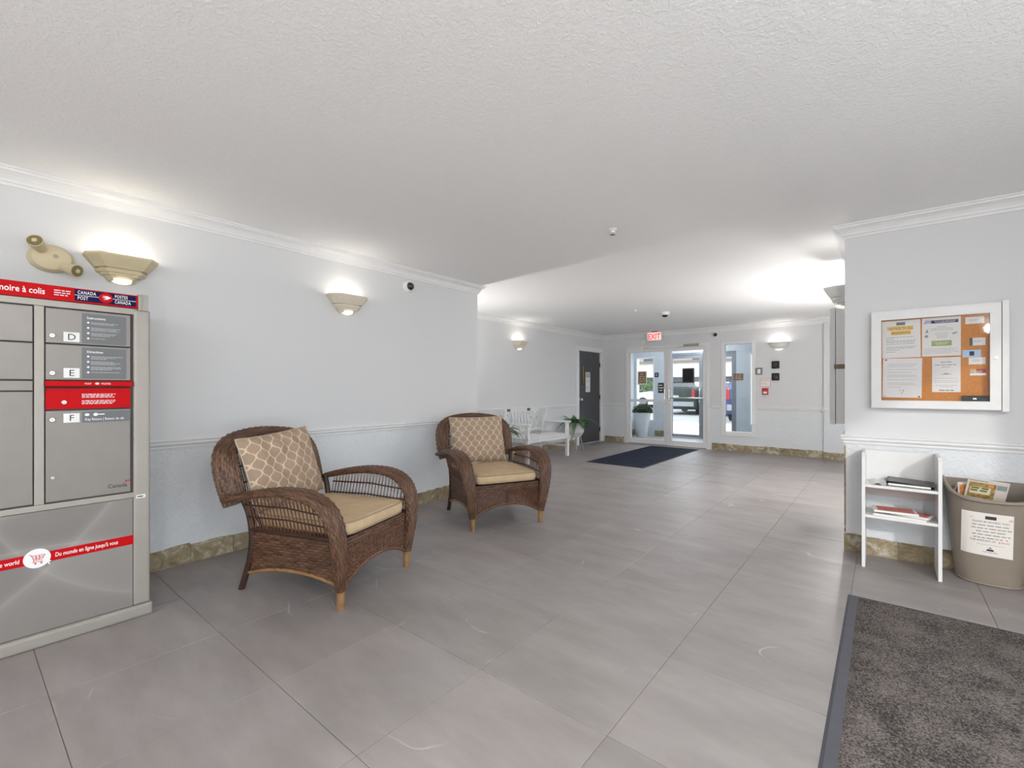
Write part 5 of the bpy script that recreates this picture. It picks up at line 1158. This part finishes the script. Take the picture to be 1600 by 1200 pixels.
for i, (lb, x0, x1, z0, z1, m1, m2) in enumerate(cards):
    t, a, h = paper('business_card', lb, x0, x1, z0, z1, m1, 'card')
    if i == 1: MB().box(-a, -a + 0.014, -0.0014, -0.0008, -h, h).build('picture', M_INKB, t)
    elif i == 2: MB().box(-0.010, 0.012, -0.0014, -0.0008, -0.014, 0.014).build('emblem', m2, t)
    elif i == 4: MB().box(-0.008, a, -0.0014, -0.0008, -0.004, h).build('red_field', m2, t); MB().box(-a, a, -0.0014, -0.0008, -h, -h + 0.012).build('white_strip', M_INKW, t)
    if i != 2: printed(t, [(0.004, .8), (-0.004, .6)], -a + 0.018, a - 0.006, -0.0015, m2 if i != 4 else M_INKW, 0.0025)
t = thing('eyeglass_case', 'small black tray lying in the bottom right corner of the noticeboard case', 'tray', (0.462, 4.2285, 1.1025), 0)
MB().box(-0.062, 0.064, -0.010, 0.011, 0.0, 0.070).build('tray_body', M_BLACK, t, bevel=0.006); MB().box(-0.010, 0.006, -0.0115, -0.010, 0.046, 0.054).build('badge', M_CHROME, t)

# ------------------------------------------------------------------ small shelf with its contents
SX0, SX1, SYF, SYB = -0.118, 0.286, 3.945, 4.225
sh = thing('shelf_unit', 'small white two-tier shelf unit under the noticeboard', 'shelf', (0, 0, 0), 0)
side_poly = [(SYF, 0.0), (SYB, 0.0), (SYB, 0.780), (SYF + 0.035, 0.780), (SYF, 0.755)]
for x_ in (SX0, SX1 - 0.019): MB().prism(side_poly, x_, x_ + 0.019, 'yz').build('side_panel', M_WHITELAM, sh, bevel=0.0015)
for z_ in (0.548, 0.342): MB().box(SX0 + 0.019, SX1 - 0.019, SYF + 0.006, SYB, z_, z_ + 0.018).build('shelf_board', M_WHITELAM, sh, bevel=0.001)
MB().box(SX0 + 0.019, SX1 - 0.019, SYB - 0.014, SYB, 0.566, 0.775).build('back_panel', M_WHITELAM, sh); MB().box(SX0 + 0.019, SX1 - 0.019, SYB - 0.014, SYB, 0.455, 0.548).build('back_rail', mat('bare_pinkish_board', (0.52, 0.46, 0.44), 0.6), sh)
MB().box(SX0 + 0.019, SX1 - 0.019, SYB - 0.014, SYB, 0.262, 0.342).build('back_rail', M_WHITELAM, sh)
t = thing('ring_binder', 'black ring binder lying on the upper shelf', 'binder', (0.140, 4.085, 0.567), -0.05)
MB().box(-0.118, 0.118, -0.105, 0.10, 0.0, 0.003).build('lower_cover', M_BLACK, t); MB().box(-0.112, 0.100, -0.100, 0.095, 0.003, 0.016).build('pages', M_PAPER, t)
MB().prism([(-0.118, 0.030), (0.118, 0.018), (0.118, 0.022), (-0.118, 0.034)], -0.105, 0.10).build('upper_cover', mat('worn_black_cover', (0.055, 0.052, 0.050), 0.35), t); MB().box(-0.122, -0.117, -0.105, 0.10, 0.0, 0.034).build('spine', M_BLACK, t)
MB().box(0.060, 0.085, -0.075, -0.062, 0.0215, 0.0235).build('clasp', M_CHROME, t)
t = thing('paper_sheet', 'loose white sheet beside the black binder', 'paper', (-0.032, 4.06, 0.5665), 0.12)
n_ = 10; P = np.zeros((n_, n_, 3))
for i in range(n_):
    for j in range(n_): P[i, j] = (-0.042 + 0.084 * i / (n_ - 1), -0.10 + 0.2 * j / (n_ - 1), 0.002 + 0.012 * math.sin(i * 0.5) ** 2)
MB().grid(P).build('sheet', M_PAPER, t, smooth='all', fix=False)
M_PINK = mat('salmon_cover_print', srgb(205, 120, 108), 0.5, var=0.12, scale=30)
for k, (lb, x_, y_, z_, rz, w_, d_) in enumerate((('magazine with a salmon cover on top of the lower shelf pile', 0.055, 4.035, 0.388, 0.10, 0.115, 0.078), ('salmon-edged magazine sticking out right under the top one', 0.150, 4.050, 0.374, -0.28, 0.095, 0.072), ('white booklet at the bottom of the lower shelf pile', 0.085, 4.045, 0.3605, -0.08, 0.135, 0.085))):
    t = thing('magazine', lb, 'magazine', (x_, y_, z_), rz)
    MB().box(-w_, w_, -d_, d_, 0, 0.010).build('pages', M_PAPER, t); MB().box(-w_ + 0.002, w_ - 0.002, -d_ + 0.002, d_, 0.010, 0.0115).build('cover', M_PAPER if k == 2 else M_WHITE, t)
    if k < 2: MB().box(-w_ * 0.8, w_ * 0.86, -d_ + 0.016, d_ - 0.004, 0.0115, 0.012).build('cover_picture', M_PINK, t)

# ------------------------------------------------------------------ waste bin
M_BIN = mat('taupe_plastic', (0.245, 0.205, 0.165), 0.42, var=0.04, bump=0.1, bscale=400)
bnx = 0.517
bi_ = thing('waste_bin', 'taupe plastic waste bin with a swooping rim against the right wall', 'bin', (bnx, YB - 0.012, 0), 0)
def bin_pt(ph, f, inset=0.0):
    """ph 0..1 runs from the left back corner round the front to the right back corner"""
    hw = 0.150 + 0.055 * f - inset; dp = 0.195 + 0.075 * f - inset
    a = PI + PI * ph; ca, sa = math.cos(a), math.sin(a); e = 0.62
    return (hw * math.copysign(abs(ca) ** e, ca), dp * -abs(sa) ** e, 0)
nph, nz = 60, 14
def rim_z(ph): return 0.530 + 0.095 * abs(2 * ph - 1) ** 2.0
def bin_grid(inset, z0):
    P = np.zeros((nz, nph, 3))
    for i in range(nz):
        for j in range(nph):
            ph = j / (nph - 1); z = z0 + (rim_z(ph) - z0) * i / (nz - 1); x_, y_, _ = bin_pt(ph, z / 0.6, inset); P[i, j] = (x_, y_, z)
    return P
mb = MB(); Po, Pi_ = bin_grid(0.0, 0.0), bin_grid(0.006, 0.006); mb.grid(Po); mb.grid(Pi_)
n0 = nz * nph
for j in range(nph - 1): mb.f.append(((nz - 1) * nph + j, (nz - 1) * nph + j + 1, n0 + (nz - 1) * nph + j + 1, n0 + (nz - 1) * nph + j))
mb.f.append(tuple(range(nph))); mb.f.append(tuple(n0 + j for j in range(nph)))
# flat back
b = len(mb.v); mb.box(-0.150, 0.150, -0.006, 0.0, 0.0, 0.30)
mb.v += []; q = len(mb.v); mb.v += [(-0.150, -0.003, 0.0), (0.150, -0.003, 0.0), (0.205, -0.003, 0.625), (-0.205, -0.003, 0.625), (-0.150, 0.0, 0.0), (0.150, 0.0, 0.0), (0.205, 0.0, 0.625), (-0.205, 0.0, 0.625)]
mb.f += [tuple(q + i for i in z) for z in ((0, 1, 2, 3), (7, 6, 5, 4), (0, 4, 5, 1), (1, 5, 6, 2), (2, 6, 7, 3), (3, 7, 4, 0))]
mb.build('bin_body', M_BIN, bi_, smooth=True, fix=False)
MB().tube([(bin_pt(j / 59, rim_z(j / 59) / 0.6)[0], bin_pt(j / 59, rim_z(j / 59) / 0.6)[1] - 0.003, rim_z(j / 59)) for j in range(60)], 0.011, 10).build('rolled_rim', M_BIN, bi_, smooth=True)
MB().tube([(bin_pt(j / 59, 0.02)[0] * 1.01, bin_pt(j / 59, 0.02)[1] * 1.01, 0.008) for j in range(60)], 0.006, 8).build('foot_ring', M_BIN, bi_, smooth=True)
def flyer(label, cx, cy, cz, w_, h_, rx, ry, rz, kind):
    t = thing('flyer', label, 'flyer', (cx, cy, cz), 0); t.rotation_euler = (rx, ry, rz)
    MB().box(-w_, w_, -0.003, 0.003, -h_, h_).build('pages', mat('newsprint', (0.70, 0.64, 0.58), 0.8), t)
    if kind == 0:
        MB().box(-w_ + 0.010, w_ * 0.42, -0.0036, -0.003, -h_ + 0.008, h_ - 0.022).build('cover_picture', mat('harvest_print', srgb(168, 140, 84), 0.6, var=0.45, scale=45), t)
        MB().box(w_ * 0.46, w_ - 0.006, -0.0036, -0.003, h_ * 0.2, h_ - 0.022).build('cover_picture', mat('slate_blue_print', srgb(150, 158, 160), 0.6), t)
        MB().box(-w_ + 0.006, 0, -0.0036, -0.003, h_ - 0.012, h_ - 0.007).build('heading_strip', M_INKG, t)
        MB().box(-w_ + 0.018, w_ * 0.20, -0.0042, -0.0036, -h_ * 0.45, h_ * 0.25).build('title_patch', mat('cream_print', srgb(226, 216, 186), 0.7), t)
        printed(t, [(0.004, .9), (-0.014, .85)], -w_ + 0.022, w_ * 0.18, -0.0043, mat('moss_ink', srgb(110, 116, 70), 0.7), 0.012)
        MB().box(w_ * 0.02, w_ * 0.30, -0.0042, -0.0036, h_ * 0.35, h_ * 0.62).build('price_patch', mat('salmon_patch', srgb(222, 150, 110), 0.7), t)
    else: MB().box(-w_ + 0.008, w_ - 0.008, -0.0036, -0.003, -h_ + 0.01, h_ - 0.015).build('cover_picture', mat('orange_print', srgb(198, 130, 84), 0.6, var=0.3, scale=50), t)
flyer('grocery flyer with a harvest photo standing in the waste bin', 0.500, 4.115, 0.580, 0.092, 0.072, 0.42, 0.10, 0.04, 0)
flyer('orange flyer tucked behind the grocery flyer in the waste bin', 0.452, 4.150, 0.560, 0.080, 0.065, 0.30, -0.10, 0.15, 1)
flyer('small folded flyer sunk low at the left end of the waste bin', 0.40, 4.185, 0.545, 0.045, 0.045, 0.15, 0.3, 0.3, 1)
# notice taped to the bin: bends with its front
bno = thing('bin_notice', 'white notice taped to the front of the taupe waste bin', 'notice', (bnx, YB - 0.012, 0), 0)
def binfront(x_, z): 
    f = z / 0.6; hw = 0.150 + 0.055 * f; dp = 0.195 + 0.075 * f; c_ = min(0.999, abs(x_) / hw) ** (1 / 0.62); return -dp * math.sin(math.acos(c_)) ** 0.62 - 0.0015
n_ = 14; P = np.zeros((n_, n_, 3)); Q = np.zeros((n_, n_, 3))
def bp(u, v, d=0.0):
    x_ = -0.137 + 0.222 * u; z = 0.192 + 0.268 * v - 0.004 * u; y_ = binfront(x_, z); return (x_, y_ - d - 0.008 * (1 - v) * abs(u - .5), z)
for i in range(n_):
    for j in range(n_): P[i, j] = bp(i / (n_ - 1), j / (n_ - 1), 0.0); Q[i, j] = bp(i / (n_ - 1), j / (n_ - 1), 0.0012)
mb = MB().grid(Q); mb.grid(P[::-1]); mb.build('sheet', mat('cream_paper', (0.78, 0.74, 0.69), 0.75, var=0.02), bno, smooth='all', fix=False)
def on_bin(o, x0, z0):
    for v in o.data.vertices:
        u = (v.co.x - (-0.137)) / 0.222; w_ = (v.co.z - 0.192) / 0.268; q = bp(min(max(u, 0), 1), min(max(w_, 0), 1), 0.0018); v.co.y = q[1] + (v.co.y * 0.2)
    return o
rows = [('PLEASE BE ADVISED THAT', None), (None, .92), (None, .95), (None, .72), (None, .9), (None, .84), ('THE AMOUNT OF $200.00', None)]
for k, (s_, fl_) in enumerate(rows):
    z = 0.398 - 0.0198 * k
    if s_ and k == 0: on_bin(text(s_, 0.0150, -0.011, z, 0, M_INKB, bno, align='CENTER', sx=0.92), 0, 0)
    elif s_: on_bin(text('THE AMOUNT OF', 0.0150, -0.100, z, 0, M_INKB, bno, sx=0.92), 0, 0); on_bin(text('$200.00', 0.0150, 0.022, z, 0, M_INKR, bno, sx=0.95), 0, 0)
    else: on_bin(printed(bno, [(z, fl_)], -0.100, 0.082, 0.0, M_INKG, 0.0062, center=True), 0, 0)
on_bin(MB().box(-0.036, 0.012, -0.001, 0, 0.420, 0.440).build('logo', M_INKB, bno), 0, 0)
on_bin(MB().prism([(-0.105 + 0.0, 0.420), (-0.085, 0.420), (-0.095, 0.436)], -0.001, 0).build('warning_mark', mat('faint_yellow_ink', (0.70, 0.62, 0.42), 0.7), bno), 0, 0); on_bin(MB().prism([(0.062, 0.420), (0.086, 0.420), (0.074, 0.438)], -0.001, 0).build('warning_mark', mat('faint_red_ink', (0.70, 0.42, 0.36), 0.7), bno), 0, 0)
on_bin(MB().prism([(-0.030, 0.222), (0.006, 0.222), (0.000, 0.234), (-0.024, 0.234)], -0.001, 0).build('footer_mark', M_INKB, bno), 0, 0); on_bin(MB().prism([(-0.020, 0.240), (-0.004, 0.240), (-0.012, 0.247)], -0.001, 0).build('footer_mark', M_INKB, bno), 0, 0)
on_bin(printed(bno, [(0.212, 1)], -0.045, 0.02, 0.0, M_INKG, 0.004), 0, 0); on_bin(printed(bno, [(0.259, 1)], -0.07, 0.05, 0.0, mat('light_grey_ink', (0.45, 0.45, 0.46), 0.7), 0.003), 0, 0)

# ------------------------------------------------------------------ white cupboard jutting out behind the right wall's corner
t = thing('wall_cupboard', 'narrow white wall cupboard with a brown latch, seen edge-on behind the right wall corner', 'cupboard', (XB, 5.0, 0), -R90)
MB().box(-0.60, 0.0, -0.105, 0.0, 0.905, 1.935).build('cupboard_body', M_WHITELAM, t, bevel=0.002); MB().box(-0.60, 0.0, -0.150, -0.109, 0.900, 1.940).build('cupboard_door', M_WHITELAM, t, bevel=0.002)
MB().box(0.0, 0.006, -0.118, -0.02, 1.395, 1.435).build('latch', mat('brown_latch', (0.19, 0.14, 0.085), 0.45), t)

# ------------------------------------------------------------------ outdoors: parked cars, the low building across the lot, shrubs
def car(label, body, loc, rz, ln=4.6, wd=1.8, ht=1.5, kind='suv'):
    """nose points along local -x; outline swept across the width with tumblehome"""
    t = thing('parked_car', label, 'car', loc, rz)
    if kind == 'suv': lo = [(-.50, .42), (-.49, .62), (-.44, .72), (-.26, .80), (.46, .86), (.50, .80), (.50, .42), (.47, .17), (-.47, .17)]; up = [(-.28, .79), (-.15, 1.0 * .97), (-.05, 1.0), (.36, 1.0), (.44, .96), (.49, .83)]
    else: lo = [(-.50, .40), (-.49, .56), (-.44, .64), (-.24, .72), (.36, .76), (.49, .72), (.50, .42), (.47, .16), (-.47, .16)]; up = [(-.26, .71), (-.10, .97), (0.0, 1.0), (.16, 1.0), (.28, .95), (.42, .74)]
    w2 = wd / 2
    def loft(poly, w0, w1, zs):
        mb = MB(); n = len(poly); zmax = max(z for _, z in poly); zmin = min(z for _, z in poly)
        for sd in (-1, 1):
            for x_, z in poly: mb.v.append((x_ * ln, sd * (w0 + (w1 - w0) * (z - zmin) / (zmax - zmin + 1e-6)), z * ht))
        mb.f.append(tuple(range(n))); mb.f.append(tuple(range(2 * n - 1, n - 1, -1)))
        for k in range(n): mb.f.append((k, n + k, n + (k + 1) % n, (k + 1) % n))
        return mb
    cm = mat('car_paint_' + body[0], body[1], 0.5, var=0.02, spec=0.3)
    loft(lo, w2, w2 * 0.97, 1).build('car_body', cm, t, bevel=0.05, seg=3, smooth=True)
    cab = loft(up, w2 * 0.95, w2 * 0.76, 1).build('cabin', mat('car_glass', (0.02, 0.025, 0.03), 0.08, coat=0.5), t, bevel=0.03, smooth=True)
    MB().box(up[1][0] * ln + 0.1, up[-2][0] * ln - 0.05, -w2 * 0.76, w2 * 0.76, ht * 0.975, ht * 1.008).build('roof', cm, t, bevel=0.02)
    for x_ in (up[2][0] * ln + 0.05, (up[2][0] + up[-2][0]) / 2 * ln, up[-2][0] * ln):
        for sd in (-1, 1): MB().bar((x_ + 0.06, sd * w2 * 0.955, ht * 0.76), (x_, sd * w2 * 0.775, ht * 0.985), 0.09, 0.03, up=(0, sd, 0.2)).build('pillar', cm, cab)
    wr = 0.34
    for x_ in (-.32, .31):
        for sd in (-1, 1):
            wh = MB().lathe([(0, 0.0), (wr, 0.0), (wr, 0.20), (0, 0.20)], 24, (x_ * ln, sd * w2 + (0.02 if sd < 0 else 0.18) if False else (sd * (w2 + 0.01) + (0.20 if sd < 0 else 0.0)), wr), 'y').build('wheel', M_BLACK, t)
            MB().lathe([(0, 0.0), (wr * 0.66, 0.0), (wr * 0.6, 0.012), (0, 0.02)], 18, (x_ * ln, sd * (w2 + 0.012) + (0.0 if sd < 0 else -0.0), wr), 'y').build('hubcap', mat('grey_hubcap', (0.16, 0.165, 0.17), 0.5), wh)
    for sd in (-1, 1):
        MB().box(.488 * ln, .506 * ln, sd * w2 * 0.94 - 0.13 if sd > 0 else sd * w2 * 0.94, sd * w2 * 0.94 if sd > 0 else sd * w2 * 0.94 + 0.13, ht * 0.50, ht * 0.76).build('tail_light', mat('tail_red', (0.33, 0.004, 0.008), 0.4), t, bevel=0.02)
        MB().box(-.502 * ln, -.482 * ln, sd * w2 * 0.90 - 0.17, sd * w2 * 0.90 + 0.05 if sd < 0 else sd * w2 * 0.90 + 0.05, ht * 0.46, ht * 0.56).build('headlight', M_CHROME, t, bevel=0.02)
    MB().box(.49 * ln, .512 * ln, -w2 * 0.9, w2 * 0.9, ht * 0.26, ht * 0.40).build('rear_bumper', mat('bumper_grey', (0.25, 0.26, 0.28), 0.5), t, bevel=0.02)
    MB().box(.503 * ln, .509 * ln, -0.16, 0.16, ht * 0.52, ht * 0.59).build('number_plate', mat('plate_grey', (0.35, 0.36, 0.38), 0.5), t)
    return t
car('white sedan parked beyond the left vestibule window', ('white', (0.78, 0.78, 0.78)), (-10.2, 28.2, -0.012), 0.0, 4.6, 1.8, 1.45, 'sedan')
car('dark green SUV parked behind the right glass door', ('dark_green', (0.020, 0.030, 0.026)), (-7.55, 23.7, -0.012), -R90, 4.6, 1.85, 1.55)
car('white and blue-glazed SUV parked right of the dark green one', ('silver', (0.72, 0.75, 0.80)), (-5.62, 23.7, -0.012), -R90, 4.6, 1.8, 1.5)
car('dark blue SUV seen through the narrow window', ('navy', (0.035, 0.055, 0.16)), (-3.60, 20.3, -0.012), -R90, 4.7, 1.9, 1.62)
bd = thing('low_building', 'long low building with a pale fascia and a dark window band across the lot', 'building', (-14, 46, -0.012), 0)
M_STUC = mat('cream_stucco', (0.72, 0.68, 0.62), 0.85, var=0.04)
MB().box(-26, 22, 0, 8, 0, 1.9).build('lower_wall', mat('taupe_brick', (0.30, 0.27, 0.25), 0.85), bd); MB().box(-26, 22, -1.2, 8, 2.35, 3.75).build('fascia', M_STUC, bd); MB().box(-26, 22, -0.1, 8, 1.9, 2.35).build('window_band', mat('dark_glazing', (0.05, 0.06, 0.07), 0.15), bd)
MB().box(-26.4, 22.4, -1.5, 8.2, 3.75, 3.95).build('roof_edge', mat('brown_flashing', (0.20, 0.15, 0.12), 0.6), bd); MB().box(-24, 20, 2, 7, 3.95, 5.0).build('upper_storey', mat('grey_siding', (0.34, 0.34, 0.35), 0.8), bd)
for k in range(13): MB().box(-25 + 3.7 * k, -24.75 + 3.7 * k, -0.18, -0.1, 1.9, 2.35).build('mullion', M_WHITE, bd)
for k in range(8): w_ = MB().box(-22 + 5.2 * k, -19.6 + 5.2 * k, 1.94, 2.0, 4.15, 4.8).build('upper_window', mat('dark_glazing', (0.05, 0.06, 0.07), 0.15), bd)
def shrub(label, loc, r, h, n=700, seed=1):
    rs = random.Random(seed); t = thing('shrub', label, 'shrub', loc, 0); mb = MB()
    for k in range(n):
        a = rs.uniform(0, 2 * PI); c_ = rs.uniform(-0.6, 1); q = rs.uniform(.6, 1); sn = math.sqrt(1 - c_ * c_); p = Vector((r * q * sn * math.cos(a), r * q * sn * math.sin(a), h * 0.55 + h * 0.45 * q * c_))
        d = Vector((rs.uniform(-1, 1), rs.uniform(-1, 1), rs.uniform(-.3, 1))).normalized(); sd = d.cross(Vector((rs.random(), rs.random(), 1))).normalized(); b = len(mb.v)
        mb.v += [tuple(p - d * .12), tuple(p + sd * .07), tuple(p + d * .13), tuple(p - sd * .07)]; mb.f.append((b, b + 1, b + 2, b + 3))
    stuff(mb.build('foliage', mat('garden_green', (0.10, 0.22, 0.05), 0.6, var=0.4, scale=3), t, fix=False)); MB().tube([(0, 0, 0), (0.02, 0, h * 0.6)], [0.05, 0.03], 8).build('stem', mat('bark', (0.10, 0.07, 0.05), 0.9), t)
shrub('leafy green shrub across the lot, right of the black poster', (-9.4, 34.0, -0.012), 1.0, 2.2, 900, 2); shrub('green shrub across the lot behind the white sedan', (-15.0, 35.0, -0.012), 1.1, 2.1, 900, 4)

# ------------------------------------------------------------------ unseen lamps added as fill light for the lobby
def fill_globe(label, x_, y_, watts, z=1.0):  # globe on a pole, added to brighten ceiling and walls
    t = thing('fill_lamp', label, 'fill lamp', (x_, y_, 0), 0)
    MB().lathe([(0, 0), (0.14, 0), (0.14, 0.015), (0.03, 0.03), (0, 0.03)], 24).build('base', M_BLACK, t, smooth=True); MB().tube([(0, 0, 0.02), (0, 0, z - 0.18)], 0.012, 10).build('pole', M_BLACK, t)
    MB().lathe([(0.17 * math.sin(PI * k / 14), z - 0.17 * math.cos(PI * k / 14)) for k in range(15)], 24).build('globe_shade', mat("lit_globe_%d" % watts, (1.0, 0.975, 0.95), 0.5, emit=watts / 1.14, var=0), t, smooth='all')
fill_globe('added white fill globe behind the camera on the right', 1.15, -0.85, UP_W * 0.85, 0.6); fill_globe('added white fill globe behind the camera on the left', -1.3, -3.3, UP_W * 0.8, 0.6)
for lb, y_ in (('nearer added fill globe on the unseen back of the noticeboard wall', 5.95), ('farther added fill globe on the unseen back of the noticeboard wall', 7.1)):
    t = thing('fill_wall_globe', lb, 'wall lamp', (XB, y_, 1.35), -R90)  # unseen globe added to brighten the far hall
    MB().lathe([(0, 0), (0.04, 0), (0.04, 0.012), (0, 0.014)], 18, (0, 0, 0), 'y').build('rose', M_WHITE, t)
    MB().lathe([(0.045 * math.sin(PI * k / 10), -0.045 * math.cos(PI * k / 10)) for k in range(11)], 18, (0, -0.06, 0)).build('globe', mat('lit_fill_globe', (1.0, 0.98, 0.95), 0.5, emit=HID_W * 1.05 / (4 * PI * PI * 0.045 ** 2), var=0), t, smooth='all')
wedge_sconce('added white fill sconce low on the unseen end wall of the bench recess', (-4.6, YC, 1.20), PI, 0.36, M_WHITE, HID_W * 1.1)  # added to fill the recess with light from an unseen wall
bpy.data.objects.remove(_tmpo)
